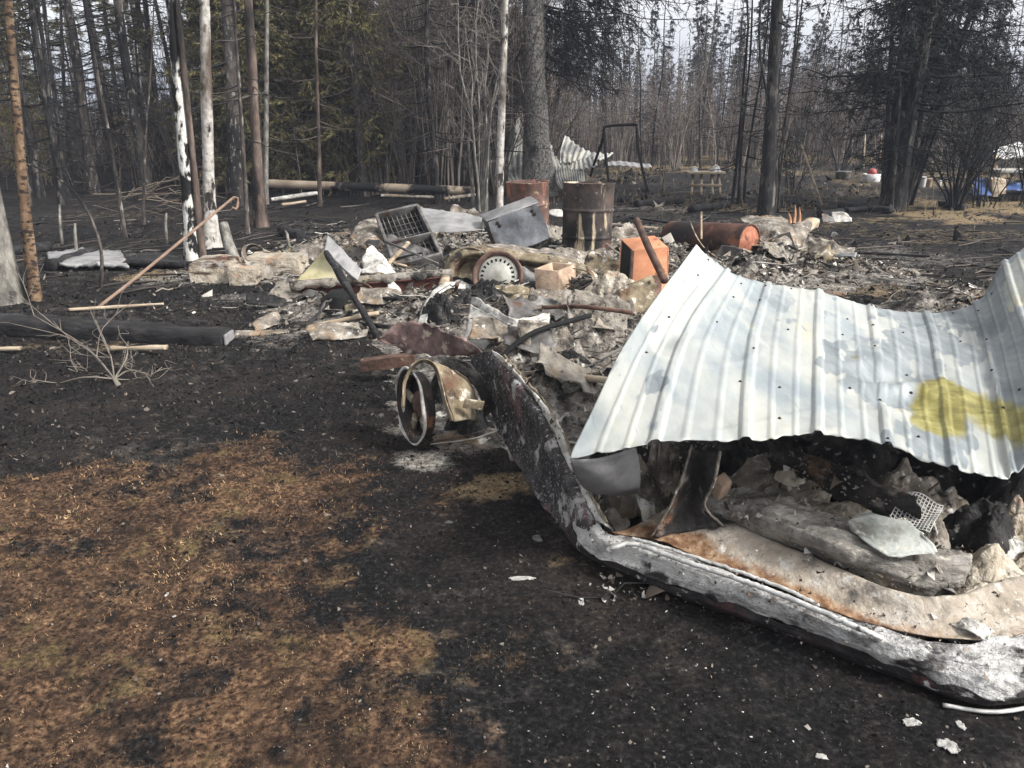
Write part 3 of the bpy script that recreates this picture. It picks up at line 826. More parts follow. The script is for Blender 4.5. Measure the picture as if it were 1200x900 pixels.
for i in range(4):
    proto(('dead', i), 'burnt_spruce', tree_parts(200 + i, 11 + i, .062 + .013 * i, nb=110, z0=.7, L=1.2, twigs=4, thin=1.3), [DEAD, BLK, DEAD, GRY][i], ['dark burnt twiggy spruce', 'black fire-killed bare spruce', 'stout brown-grey burnt spruce', 'pale grey dead spruce'][i], 'burnt spruces in the woods')
for i in range(4):
    proto(('green', i), 'singed_spruce', tree_parts(220 + i, 9 + 1.2 * i, .09, nb=150, z0=.6, L=1.6, twigs=7, needle=.9, nz0=.04, nper=24, ln=.12, wd=.013, droop=.4), (M_bark, M_twig, [M_need, M_need, M_needb, M_need][i]), ['short olive green spruce', 'tall olive green spruce', 'brown-needled singed spruce', 'tallest slim olive spruce'][i], 'living spruces in the left woods')
for i in range(3):
    proto(('spire', i), 'black_spruce', tree_parts(240 + i, 8 + i, .06, nb=90, z0=1.5, L=.75, twigs=3, needle=[.75, .5, .85][i], nz0=.45, nper=12, ln=.15, wd=.02, droop=.35, thin=1.6), (M_bark, M_twig, M_needd), ['narrow black spruce spire', 'thin half-bare black spruce', 'tall dense black spruce spire'][i], 'spruces of the far tree line')
for i in range(3):
    proto(('shrub', i), 'bare_shrub', shrub_parts(260 + i, n=10, h=3.4, spread=.45, r=.022, tw=12), [SH1, SH2, SH1][i], ['dark bare thicket shrub', 'pale bare thicket shrub', 'brown bare thicket shrub'][i], 'bare shrubs in the thicket')

def spot(px, Y):
    x = (px - 600) / FPX * (Y * math.cos(PITCH) + CAM_H * math.sin(PITCH))
    p = np.array([x, Y, gz1(x, Y)])
    return p
def rots(lean=.06): return (RF.normal(0, lean), RF.normal(0, lean), RF.uniform(0, 6.28))
for i in range(44):
    s = RF.uniform(.75, 1.15); put(('dead', int(RF.choice([0, 0, 1, 1, 2, 3]))), spot(RF.uniform(-90, 600), RF.uniform(15, 40)), rots(), (s, s, s))
for i in range(46):
    px = RF.choice([RF.uniform(-60, 220), RF.uniform(250, 450), RF.uniform(280, 450), RF.uniform(280, 450)])
    s = RF.uniform(.8, 1.15) * (.62 if px < 230 else 1); put(('green', int(RF.integers(0, 4))), spot(px, RF.uniform(17, 34)), rots(.03), (s, s, s))
for i in range(22):
    s = RF.uniform(.35, .6); put(('green', int(RF.integers(0, 4))), spot(RF.uniform(270, 440), RF.uniform(18, 24)), rots(.03), (s, s, s))
for i in range(34):
    s = RF.uniform(.4, .58); put(('dead', int(RF.choice([0, 1, 2, 3]))), spot(RF.uniform(640, 1290), RF.uniform(30, 50)), rots(.05), (s, s, s))
for i in range(26):
    s = RF.uniform(.4, .62); put(('dead', int(RF.choice([0, 1, 1, 2]))), spot(RF.uniform(650, 1180), RF.uniform(24.5, 31)), rots(.07), (s * .9, s * .9, s))
for i in range(210):
    s = RF.uniform(.5, .84); put(('spire', int(RF.integers(0, 3))), spot(RF.uniform(560, 1330), RF.uniform(35, 70)), rots(.03), (s, s, s))
for i in range(60):
    s = RF.uniform(.7, 1.2); put(('shrub', int(RF.integers(0, 3))), spot(RF.uniform(640, 1300), RF.uniform(25, 40)), rots(.05), (s, s, s * .9))
for i in range(46):
    s = RF.uniform(.9, 1.5); put(('shrub', int(RF.integers(0, 3))), spot(RF.uniform(400, 640), RF.uniform(19, 34)), rots(.05), (s, s, s))
for i in range(26):
    s = RF.uniform(1.2, 1.75); put(('shrub', int(RF.integers(0, 3))), spot(RF.uniform(430, 606), RF.uniform(17.6, 23)), rots(.06), (s * .8, s * .8, s))
for i in range(26):
    s = RF.uniform(.5, 1.0); put(('shrub', int(RF.integers(0, 3))), spot(RF.uniform(-60, 400), RF.uniform(17, 34)), rots(.05), (s, s, s))

# far woods that read as one mass: thin stems and twigs
def far_woods():
    rg = np.random.default_rng(9); mb = MB()
    for i in range(2600):
        Y = rg.uniform(30, 95); px = rg.uniform(-160, 1360)
        b = spot(px, Y); left = px < 620
        h = rg.uniform(1.5, 5.0 if left else 5.0) * (1 if Y < 60 else 1.15)
        ln = rg.normal(0, .05, 2) * h
        Pt = np.array([b, b + [ln[0] * .4, ln[1] * .4, h * .5], b + [ln[0], ln[1], h]])
        mb.tube(Pt, np.array([.03, .022, .005]) * rg.uniform(.5, 1.7), 3, a=rg.uniform(.05, 1))
        for _ in range(7):
            s0 = rg.uniform(.15, .95); q = b + (Pt[2] - b) * s0; d = unit(rg.normal(0, 1, 3) * [1, 1, .35] + [0, 0, .15]); tl = rg.uniform(.25, .9)
            mb.tube(np.stack([q, q + d * tl * .5 + [0, 0, -.03], q + d * tl]), np.array([.012, .009, .004]), 3, a=rg.uniform(.05, 1))
    m = mat('far_woods', None, rnd=[rgb(24, 22, 25), rgb(58, 53, 54), rgb(92, 83, 79), rgb(132, 118, 107)], bump=0)
    link('far_woods', mb, m, label='far burnt woods of thin stems behind the clearing', cat='woods', kind='stuff', keep=True)
far_woods()

def thicket():
    rg = np.random.default_rng(19); mb = MB()
    for i in range(4000):
        zone = rg.random()
        if zone < .42: px, Y, h = rg.uniform(640, 1320), rg.uniform(26, 44), rg.uniform(.8, 3.6)
        elif zone < .78: px, Y, h = rg.uniform(400, 640), rg.uniform(18.5, 34), rg.uniform(1.2, 5.5)
        else: px, Y, h = rg.uniform(-120, 420), rg.uniform(17, 36), rg.uniform(.4, 2.2)
        b = spot(px, Y); s = np.linspace(0, 1, 5); ln = rg.normal(0, .16, 2) * h
        Ps = b + np.stack([ln[0] * s ** 1.4, ln[1] * s ** 1.4, h * s], -1) + rg.normal(0, .02, (5, 3)) * h * s[:, None]
        mb.tube(Ps, .011 * rg.uniform(.5, 1.6) * (1 - .8 * s), 3, a=rg.uniform(.03, 1))
        for _ in range(5):
            s0 = rg.uniform(.25, 1); q = np.array([np.interp(s0, s, Ps[:, k]) for k in range(3)]); d = unit(rg.normal(0, .6, 3) + [0, 0, .8]); tl = h * rg.uniform(.1, .35)
            mb.tube(np.stack([q, q + d * tl * .5, q + d * tl + rg.normal(0, .04, 3)]), np.array([.008, .006, .003]), 3, a=rg.uniform(.03, 1))
    m = mat('thicket', None, rnd=[rgb(30, 25, 24), rgb(80, 68, 61), rgb(122, 106, 94), rgb(172, 155, 138)], bump=0)
    link('brush_thicket', mb, m, label='thicket of leafless brush between the trees', cat='brush', kind='stuff', keep=True)
thicket()

def litter():
    rg = np.random.default_rng(29); mb = MB()
    for i in range(900):
        if rg.random() < .62: px, py = rg.uniform(-60, 470), rg.uniform(205, 345)
        else: px, py = rg.uniform(700, 1250), rg.uniform(196, 330)
        if py > 300 and px < 480 and rg.random() < .6: continue
        p = G(px, py); l = rg.uniform(.08, .7) ** 1.5 * 1.2; a = rg.normal(0, .7)
        d = np.array([math.cos(a), math.sin(a), 0]); n = 5; s = np.linspace(-.5, .5, n)
        Q = p + d * (s * l)[:, None] + rg.normal(0, .04 * l, (n, 3)) * [1, 1, .4]
        Q[:, 2] = gz1(p[0], p[1]) + .008 + abs(rg.normal(0, .02)) * (1 + s * 1.8)
        mb.tube(Q, rg.uniform(.003, .013) * np.array([.8, 1, .95, .7, .35]), 4, a=np.clip(rg.random() ** 1.6, .03, 1))
    link('fallen_twigs', mb, mat('litter', None, rnd=[rgb(20, 19, 20), rgb(54, 48, 46), rgb(80, 72, 66), rgb(128, 118, 108)], bump=0), label='scattered fallen twigs and sticks on the burnt forest floor', cat='twigs', kind='stuff', keep=True)
litter()

# far dry grass and low weeds at the clearing's edge
def weeds():
    rg = np.random.default_rng(39); n = 15000
    px = rg.uniform(640, 1300, n); Y = np.where(rg.random(n) < .75, rg.uniform(19, 34, n), rg.uniform(13.5, 19, n))
    P2 = np.stack([(px - 600) / FPX * (Y * math.cos(PITCH) + .5), Y], -1)
    t = masks(P2)[2]
    k = rg.random(n) < np.clip(t * 1.0 + .05, 0, 1); P2 = P2[k]; n = len(P2)
    b = np.concatenate([P2, gz(P2)[:, None]], 1); l = rg.uniform(.05, .26, n)[:, None]
    d = unit(rg.normal(0, .4, (n, 3)) + [0, 0, 1]); s = unit(np.cross(d, rg.normal(0, 1, (n, 3)))) * .0045
    V = np.stack([b - s, b + s, b + d * l], 1).reshape(-1, 3)
    link('dry_weeds', MB().add(V, None, np.arange(3 * n).reshape(-1, 3), np.repeat(np.clip(rg.random(n), .02, 1), 3)), mat('weeds', None, rnd=[rgb(72, 58, 40), rgb(126, 106, 72), rgb(176, 152, 106), rgb(202, 184, 140)], bump=0), label='dry straw-coloured grass at the far side of the clearing', cat='grass', kind='stuff', keep=True)
weeds()

# ------------------------------------------------------------------ wreck materials
M_lipc = mat('cream_stained_lip', [rgb(140, 138, 112), rgb(172, 170, 146), rgb(188, 187, 172)], 7, [(rgb(128, 118, 62), 5, .5, .6), (rgb(120, 124, 122), 8, .58, .66)], rough=.55, bump=.2)
M_steel = mat('burnt_steel', [rgb(58, 56, 56), rgb(104, 101, 99), rgb(148, 145, 142)], 5, [(rgb(92, 66, 52), 7, .58, .68), (rgb(32, 31, 32), 3.5, .58, .72)], rough=.6, metal=.35, bump=.25, bscale=30)
M_rust = mat('rusty_steel', [rgb(58, 42, 36), rgb(94, 68, 56), rgb(128, 98, 80)], 8, [(rgb(44, 36, 34), 3.5, .52, .68), (rgb(186, 160, 130), 9, .64, .72)], rough=.85, bump=.4, bscale=40)
M_redrust = mat('red_oxide', [rgb(70, 40, 36), rgb(104, 60, 52), rgb(136, 84, 70)], 10, [(rgb(48, 40, 40), 4, .54, .7)], rough=.85, bump=.3, bscale=40)
M_tanm = mat('scorched_tan_metal', [rgb(94, 82, 64), rgb(132, 118, 92), rgb(162, 150, 126)], 6, [(rgb(98, 66, 44), 5, .54, .66), (rgb(60, 52, 44), 3, .58, .7), (rgb(206, 200, 188), 12, .58, .66), (rgb(40, 36, 34), 7, .58, .66)], rough=.9, bump=.5, bscale=30)
M_ash = mat('ash_crust', [rgb(74, 67, 60), rgb(128, 118, 106), rgb(182, 174, 162)], 9, [(rgb(46, 44, 43), 6, .55, .66), (rgb(148, 120, 86), 3, .54, .68), (rgb(206, 203, 196), 22, .60, .68)], bump=1.0, bscale=34)
M_char_shade = mat('charcoal', [rgb(12, 12, 13), rgb(34, 33, 34), rgb(66, 63, 61)], 14, [(rgb(150, 146, 140), 24, .64, .70)], bump=1.0, bscale=30)  # charred things, and the mounds that stand in for shade
M_charwood = mat('charred_wood', [rgb(14, 14, 15), rgb(32, 31, 33), rgb(58, 56, 57)], 12, [(rgb(92, 88, 86), 5, .64, .74)], stretch=(.4, 1, 1), bump=1.0, bscale=26)
M_paleash = mat('white_ash_crust', [rgb(138, 134, 128), rgb(186, 183, 176), rgb(218, 216, 210)], 12, [(rgb(60, 58, 56), 9, .6, .68), (rgb(196, 180, 150), 4, .6, .7)], bump=.8, bscale=40)
M_skirt = mat('ash_coated_panel', [rgb(136, 134, 132), rgb(182, 181, 179), rgb(206, 204, 201)], 26, [(rgb(38, 36, 37), 5, .53, .59), (rgb(132, 84, 86), 2.4, .60, .7), (rgb(198, 197, 194), 34, .60, .66), (rgb(104, 100, 98), 9, .58, .66)], bump=1.0, bscale=60, stretch=(.6, 1, 1))
M_side = mat('blistered_side_panel', [rgb(34, 32, 34), rgb(64, 61, 62), rgb(92, 88, 88)], 16, [(rgb(122, 88, 92), 4, .54, .68), (rgb(168, 165, 162), 9, .56, .62), (rgb(44, 42, 43), 22, .52, .6), (rgb(186, 183, 180), 80, .60, .66)], bump=.7, bscale=60)
M_lip = mat('charred_lip', [rgb(18, 17, 18), rgb(40, 36, 37), rgb(66, 58, 58)], 14, [(rgb(104, 58, 60), 3.2, .54, .64), (rgb(178, 174, 170), 26, .6, .66)], bump=.8, bscale=50)
M_trim = mat('aluminium_trim', [rgb(150, 150, 148), rgb(204, 203, 200), rgb(222, 220, 216)], 14, [(rgb(78, 74, 70), 20, .6, .68)], rough=.55, metal=.3, bump=.3)
M_sill = mat('rusted_sill', [rgb(128, 116, 100), rgb(168, 156, 140), rgb(190, 181, 168)], 9, [(rgb(92, 88, 84), 7, .58, .68), (rgb(198, 193, 184), 30, .58, .66)], rough=.85, bump=.5, bscale=50,
             marks=(('rust', [rgb(70, 46, 34), rgb(122, 84, 54), rgb(158, 124, 90), rgb(182, 164, 142)], .3, .8, 1.5), ('soot', [rgb(24, 22, 22), rgb(52, 48, 46)], .35, .7, .8)))
M_sillr = mat('rust_streaked_step', [rgb(116, 84, 58), rgb(150, 116, 84), rgb(182, 158, 130)], 12, [(rgb(96, 56, 34), 5, .45, .58), (rgb(64, 42, 32), 9, .56, .64), (rgb(206, 196, 182), 30, .58, .66)], rough=.85, bump=.7, bscale=50)
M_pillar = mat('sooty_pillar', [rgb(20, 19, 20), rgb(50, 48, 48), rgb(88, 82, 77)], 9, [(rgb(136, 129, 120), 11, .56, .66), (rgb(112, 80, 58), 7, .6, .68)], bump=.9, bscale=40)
M_felt = mat('scorched_felt', [rgb(84, 80, 75), rgb(126, 121, 114), rgb(160, 155, 147)], 18, [(rgb(70, 64, 58), 4, .52, .64, (.3, 1, 1)), (rgb(182, 176, 160), 30, .6, .68)], stretch=(.5, 1, 1), bump=1.0, bscale=40)
M_glass = mat('melted_plastic', [rgb(132, 136, 130), rgb(166, 171, 165), rgb(184, 186, 180)], 9, [(rgb(112, 108, 98), 7, .54, .66), (rgb(190, 186, 176), 30, .58, .66)], rough=.75, bump=.5)
M_tanash = mat('tan_ash_clod', [rgb(142, 126, 106), rgb(184, 172, 152), rgb(208, 200, 184)], 10, [(rgb(150, 106, 84), 5, .56, .66), (rgb(112, 104, 94), 14, .56, .64)], bump=1.0, bscale=40)
M_wood = mat('bare_wood', [rgb(128, 108, 86), rgb(176, 156, 130), rgb(204, 190, 166)], 10, [(rgb(54, 46, 40), 4, .56, .66)], stretch=(.3, 1, 1), bump=.5)
M_orangebox = mat('orange_heat_marked_steel', [rgb(160, 98, 62), rgb(198, 128, 84), rgb(214, 154, 112)], 4, [(rgb(120, 62, 40), 6, .62, .7)], rough=.8, bump=.2)
M_clay = mat('clay_block', [rgb(146, 120, 98), rgb(180, 152, 126), rgb(200, 176, 150)], 9, [(rgb(122, 92, 74), 6, .58, .7)], bump=.4, bscale=50)
M_yell = mat('yellowed_sheet', [rgb(158, 148, 104), rgb(192, 182, 136), rgb(204, 196, 158)], 7, [(rgb(112, 100, 74), 4, .58, .7)], rough=.6, bump=.2)
M_greym = mat('dull_grey_sheet', [rgb(104, 103, 104), rgb(142, 141, 142), rgb(166, 165, 164)], 5, [(rgb(80, 72, 66), 5, .58, .7)], rough=.6, metal=.2, bump=.25)
M_galv = mat('pale_roofing', [rgb(176, 174, 164), rgb(208, 206, 196), rgb(222, 220, 212)], 3, [(rgb(140, 140, 140), 2.2, .54, .64), (rgb(196, 184, 146), 1.6, .6, .72)], rough=.5, metal=.1, bump=.15)
M_dark = mat('soot_black', [rgb(10, 10, 11), rgb(26, 25, 26)], 8, bump=.4)  # sooty things, and shade coloured into holes, slots and the open box

# ------------------------------------------------------------------ ash heap under and behind the wreck
HB = [(640, 455, .55, .55, .20), (600, 400, .6, .5, .20), (690, 410, .5, .5, .26), (560, 372, .6, .35, .16), (480, 370, .5, .5, .12), (400, 360, .45, .35, .08), (520, 340, .7, .3, .08), (640, 362, .7, .4, .18), (720, 365, .5, .4, .2),
      (450, 325, .7, .4, .10), (330, 322, .9, .35, .08), (640, 296, .9, .5, .10), (700, 305, .7, .4, .10), (540, 284, .9, .6, .12), (430, 288, .7, .6, .12), (900, 312, .9, .6, .12), (980, 318, .7, .5, .10), (850, 330, .8, .6, .18), (760, 300, .7, .6, .12),
      (1120, 372, .35, .35, .22), (1160, 360, .3, .3, .2)]
def heap_h(P):
    h = np.zeros(len(P))
    for px, py, rx, ry, hh in HB:
        c = g2(px, py); d2 = ((P[:, 0] - c[0]) / rx) ** 2 + ((P[:, 1] - c[1]) / ry) ** 2
        h = np.maximum(h, hh * np.exp(-d2 * 1.1)) + .18 * hh * np.exp(-d2 * 1.1)
    # bed of the wreck, under the sheet
    bed = [G(712, 630, .05)[:2], G(800, 660, .05)[:2], G(900, 700, .05)[:2], G(1040, 740, .05)[:2], G(1260, 760, .05)[:2], np.array([2.6, 2.5]), np.array([2.2, 2.75]), np.array([1.1, 2.9]), np.array([.2, 3.3])]
    h = np.maximum(h, sstep(-.02, .25, poly_sd(P, np.array(bed))) * .07)
    n = fbm(P, 3.1, 66, 5, .6); r = 1 - 2 * abs(fbm(P, 5.5, 71, 3))
    return h * (1 + .45 * n) + sstep(.01, .08, h) * (.016 * r + .016 * fbm(P, 16, 13, 4, .6)) - .012
def build_heap():
    gx = np.arange(-3.6, 5.2, .026); gy = np.concatenate([np.arange(1.5, 4.6, .022), np.arange(4.6, 12, .034)])
    X, Y = np.meshgrid(gx, gy); P = np.stack([X.ravel(), Y.ravel()], -1)
    h = heap_h(P)
    V = np.concatenate([P, (gz(P) + h)[:, None]], 1)
    nu, nv = len(gx), len(gy)
    i = np.arange(nv - 1)[:, None] * nu; j = np.arange(nu - 1)[None]
    q = np.stack([i + j, i + j + 1, i + nu + j + 1, i + nu + j], -1).reshape(-1, 4)
    q = q[(h[q] > -.006).any(1)]
    used = np.unique(q); mp = np.full(len(V), -1); mp[used] = np.arange(len(used))
    mb = MB().add(V[used], mp[q])
    m = mat('ash_heap', [rgb(50, 47, 45), rgb(92, 86, 80), rgb(134, 127, 118), rgb(176, 170, 160)], 16, [(rgb(26, 25, 25), 2.6, .52, .64), (rgb(134, 104, 74), 1.9, .58, .7), (rgb(200, 197, 190), 7, .6, .68), (rgb(34, 32, 32), 30, .56, .64)], bump=1.0, bscale=45)
    link('ash_heap', mb, m, label='lumpy grey ash and cinder heap among the wreckage', cat='ash', kind='stuff', keep=True)
build_heap()

def debris_field():
    """fragments too many to count, over the heap"""
    rg = np.random.default_rng(3)
    pts = []
    for px, py, rx, ry, hh in HB:
        c = g2(px, py); n = int(800 * rx * ry / .3)
        pts.append(c + rg.normal(0, .62, (n, 2)) * [rx, ry])
    pts.append(rg.uniform([.25, 2.1], [2.3, 4.0], (1500, 2)))
    pts.append(np.stack([rg.uniform(-3.2, 4.6, 2500), rg.uniform(6.2, 12, 2500)], -1))
    P = np.concatenate(pts)
    z = gz(P) + np.maximum(heap_h(P), 0)
    size = .0105 * np.exp(rg.normal(0, .65, len(P))) * np.clip(P[:, 1] / 5, .6, 1.5)
    M_bits = mat('debris_bits', [(.75, .75, .75), (1, 1, 1)], 30, rnd=[rgb(20, 19, 20), rgb(46, 43, 42), rgb(84, 76, 70), rgb(122, 108, 94), rgb(160, 148, 132), rgb(206, 202, 194)], bump=0)
    link('cinder_fragments', chips(P, size, np.clip(rg.random(len(P)) ** 1.25, .01, 1), .45, z), M_bits, label='loose cinders and broken fragments strewn over the ash heap', cat='debris', kind='stuff', keep=True, smooth=False)
    mb = MB()                                                   # thin bent wires and slivers
    W_ = P[rg.integers(len(P), size=1300)]; WZ = gz(W_) + np.maximum(heap_h(W_), 0) + .01
    for i in range(1300):
        p = np.array([W_[i, 0], W_[i, 1], WZ[i]])
        l = rg.uniform(.05, .45); a = rg.normal(0, .8); d = np.array([math.cos(a), math.sin(a), rg.normal(.05, .25)])
        s = np.linspace(-.5, .5, 5); Q = p + d * (s * l)[:, None] + rg.normal(0, .05 * l, (5, 3)); Q[:, 2] = np.maximum(Q[:, 2], p[2] - .01)
        mb.tube(Q, rg.uniform(.0015, .008) * np.array([.8, 1, 1, .9, .5]), 4, a=np.clip(rg.random(), .02, 1))
    link('wire_scraps', mb, M_bits, label='thin bent wires and slivers scattered through the ash', cat='debris', kind='stuff', keep=True)
debris_field()

# ------------------------------------------------------------------ the big ribbed metal sheet
def catu(P, t):
    """Catmull-Rom through P (m, ..., 3) at index parameter t"""
    P = np.asarray(P, float); m = len(P)
    i = np.clip(np.floor(t).astype(int), 0, m - 2); u = (t - i).reshape(-1, *([1] * (P.ndim - 1)))
    Q = np.concatenate([2 * P[:1] - P[1:2], P, 2 * P[-1:] - P[-2:-1]])
    p0, p1, p2, p3 = Q[i], Q[i + 1], Q[i + 2], Q[i + 3]
    return .5 * (2 * p1 + (p2 - p0) * u + (2 * p0 - 5 * p1 + 4 * p2 - p3) * u * u + (3 * p1 - p0 - 3 * p2 + p3) * u ** 3)

SHEET = thing('metal_sheet', G(900, 560), 'large pale ribbed metal roofing sheet lying over the wreck', 'metal sheet')
def build_sheet():
    top = [(815, 287, 3.70), (852, 318, 3.75), (901, 334, 3.8), (960, 343, 3.8), (1020, 359, 3.8), (1086, 366, 3.8), (1145, 356, 3.8), (1178, 308, 3.8), (1225, 280, 3.85), (1290, 270, 3.9), (1360, 275, 3.95)]
    mid = [(736, 398, 3.02), (800, 398, 3.05), (880, 405, 3.06), (958, 410, 3.06), (1028, 420, 3.05), (1100, 428, 3.02), (1163, 424, 3.0), (1204, 388, 3.0), (1265, 350, 3.05), (1345, 335, 3.1), (1430, 340, 3.15)]
    bot = [(667, 537, 2.45), (765, 521, 2.42), (872, 517, 2.38), (958, 510, 2.36), (1040, 524, 2.28), (1118, 548, 2.16), (1187, 556, 2.12), (1238, 505, 2.2), (1320, 470, 2.3), (1420, 450, 2.35), (1520, 460, 2.4)]
    R = np.stack([[D(*p) for p in row] for row in (top, mid, bot)])          # 3, 9, 3
    NCOL = 10  # last two columns, out of view, added to block the sun
    nc, nv = NCOL * 44 + 1, 110
    tu = np.linspace(0, NCOL, nc); tv = np.linspace(0, 2, nv)
    A = catu(np.swapaxes(R, 0, 1), tu)                                       # nc, 3, 3
    V = np.swapaxes(catu(np.swapaxes(A, 0, 1), tv), 0, 1)                    # nc, nv, 3
    V = np.swapaxes(V, 0, 1)                                                 # nv, nc, 3
    def normals(V):
        N = np.cross(np.gradient(V, axis=1), np.gradient(V, axis=0)); N /= np.linalg.norm(N, axis=-1, keepdims=True) + 1e-9
        return np.where(N[..., 2:] < 0, -N, N)
    N = normals(V)
    U = np.broadcast_to(tu, (nv, nc)); T = np.broadcast_to(tv[:, None] / 2, (nv, nc))
    st = np.stack([U.ravel() * .25, T.ravel() * 1.6], -1)
    wander = .025 * vnoise(st, 2.2, 4).reshape(nv, nc)                        # ribs bent by the heat
    d = abs(U + wander - np.round(U + wander)); edge = (np.round(U) > .4) & (np.round(U) < NCOL - .4)
    flat_ = 1 - .5 * sstep(.35, .75, 1 - abs(T - .62) * 2.2) * sstep(3, 3.7, U) * (1 - sstep(4.6, 5.4, U))   # ribs crushed in the middle
    H = np.where(edge, .012 * (1 - sstep(.045, .085, d)), 0) * flat_
    for c in (.33, .67):
        dm = abs((U + wander) % 1 - c); H = H + .0035 * (1 - sstep(.02, .045, dm))
    H = H + .006 * fbm(st, 1.6, 31, 3).reshape(nv, nc) + .0025 * fbm(st * [1, .5], 9, 37, 3).reshape(nv, nc) + .004 * np.maximum(0, 1 - 9 * abs(vnoise(st @ np.array([[.9, .35], [-.35, .9]]), 2.3, 39))).reshape(nv, nc)
    cr = np.exp(-((U - 4.3) / .9) ** 2 - ((T - .68) / .16) ** 2)             # crumpled dents
    H = H + cr * .022 * (1 - 2 * abs(fbm(st @ np.array([[.8, .6], [-.6, .8]]), 5, 43, 2))).reshape(nv, nc)
    cr2 = np.exp(-((U - 1.0) / .7) ** 2 - ((T - .5) / .12) ** 2)
    H = H + cr2 * .014 * vnoise(st, 7, 47).reshape(nv, nc)
    H = H + np.exp(-((T - 1) / .05) ** 2) * .012 * fbm(st, 8, 57, 2).reshape(nv, nc)
    V = V + N * H[..., None]
    sj = .010 * vnoise(st, 14, 52).reshape(nv, nc) + .006 * vnoise(st, 40, 53).reshape(nv, nc)   # torn ends
    dv = V - np.roll(V, 1, 0); dv[0] = V[0] - V[1]; dv /= np.linalg.norm(dv, axis=-1, keepdims=True)
    V[-1] += dv[-1] * sj[-1][:, None]; V[0] += dv[0] * sj[0][:, None]
    stain = poly_sd(np.stack([U.ravel(), T.ravel() * 3], -1) + .09 * np.stack([fbm(st, 8, 61, 4), fbm(st, 8, 62, 4)], -1),
                    np.array([(4.45, 2.25), (4.75, 1.88), (5.2, 1.85), (5.9, 2.1), (6.5, 2.4), (7.0, 2.75), (6.9, 3.1), (6.3, 2.85), (5.75, 2.5), (5.3, 2.35), (5.25, 2.6), (4.95, 2.75), (4.5, 2.6)]))
    spot_ = -np.hypot(U.ravel() - 3.62, (T.ravel() - .52) * 6 * .9) + .13 + .05 * fbm(st, 12, 66, 3)
    stain = np.maximum(sstep(-.14, .04, stain), .7 * sstep(-.05, .08, spot_))
    bare = sstep(-.25, .45, fbm(st * [1, .42], 5.0, 81, 5, .62) + .55 * sstep(3.4, 5.4, U.ravel()) - .3)
    m = bpy.data.materials.new('weathered_roofing'); m.use_nodes = True
    Nn, L = m.node_tree.nodes, m.node_tree.links; b = Nn['Principled BSDF']
    tc = Nn.new('ShaderNodeTexCoord')
    def nz(sc, st_, det=8):
        n = Nn.new('ShaderNodeTexNoise'); n.inputs['Scale'].default_value = sc; n.inputs['Detail'].default_value = det; n.inputs['Roughness'].default_value = .62
        mp = Nn.new('ShaderNodeMapping'); mp.inputs['Scale'].default_value = st_; L.new(tc.outputs['Object'], mp.inputs['Vector']); L.new(mp.outputs['Vector'], n.inputs['Vector']); return n.outputs['Fac']
    def ramp(f, stops):
        r = Nn.new('ShaderNodeValToRGB'); e = r.color_ramp.elements
        while len(e) < len(stops): e.new(.5)
        for k, (p, c_) in enumerate(stops): e[k].position = p; e[k].color = (*c_, 1)
        L.new(f, r.inputs['Fac']); return r.outputs['Color']
    def mix(f, x, y):
        k = Nn.new('ShaderNodeMix'); k.data_type = 'RGBA'; L.new(f, k.inputs[0]); L.new(x, k.inputs[6]); L.new(y, k.inputs[7]); return k.outputs[2]
    def att(nm): x = Nn.new('ShaderNodeAttribute'); x.attribute_name = nm; return x.outputs['Fac']
    def rng(f, lo, hi): r = Nn.new('ShaderNodeMapRange'); r.inputs[1].default_value = lo; r.inputs[2].default_value = hi; L.new(f, r.inputs[0]); return r.outputs[0]
    paint = ramp(nz(5, (1, .3, .3)), [(.3, rgb(148, 153, 151)), (.5, rgb(176, 179, 173)), (.7, rgb(193, 193, 185))])
    paint = mix(rng(nz(2.4, (1.2, .5, .5)),   .48, .62), paint, ramp(nz(9, (1, .4, .4)), [(.3, rgb(128, 140, 148)), (.7, rgb(164, 172, 174))]))
    paint = mix(rng(nz(3.1, (1.6, .3, .6)), .60, .70), paint, ramp(nz(12, (1, 1, 1)), [(.3, rgb(182, 174, 136)), (.7, rgb(200, 195, 168))]))
    zinc = ramp(nz(14, (1, .3, .3)), [(.3, rgb(110, 118, 124)), (.5, rgb(136, 144, 148)), (.7, rgb(162, 167, 168))])
    col = mix(rng(att('bare'), .40, .66), paint, zinc)
    col = mix(rng(nz(60, (1, .05, .05)), .64, .72), col, zinc)
    yel = ramp(nz(16, (1, 1, 1)), [(.3, rgb(104, 97, 36)), (.5, rgb(136, 127, 48)), (.68, rgb(164, 157, 82))])
    col = mix(rng(att('stain'), .3, .95), col, yel)
    L.new(col, b.inputs['Base Color'])
    b.inputs['Roughness'].default_value = .5; b.inputs['Metallic'].default_value = .12; b.inputs['Specular IOR Level'].default_value = .4
    bp = Nn.new('ShaderNodeBump'); bp.inputs['Strength'].default_value = .18; bp.inputs['Distance'].default_value = .01
    L.new(nz(22, (1, .4, .4)), bp.inputs['Height']); L.new(bp.outputs['Normal'], b.inputs['Normal'])
    link('ribbed_panel', MB().grid(V.reshape(-1, 3), nc, nv), m, SHEET, attrs={'stain': stain, 'bare': bare}, solid=.0025)
    # screws in rows along the ribs
    rg = np.random.default_rng(8); N2 = normals(V); first = None
    M_scr = mat('screw_head', [rgb(40, 38, 40), rgb(74, 70, 70)], 30, rough=.5, metal=.5, bump=0)
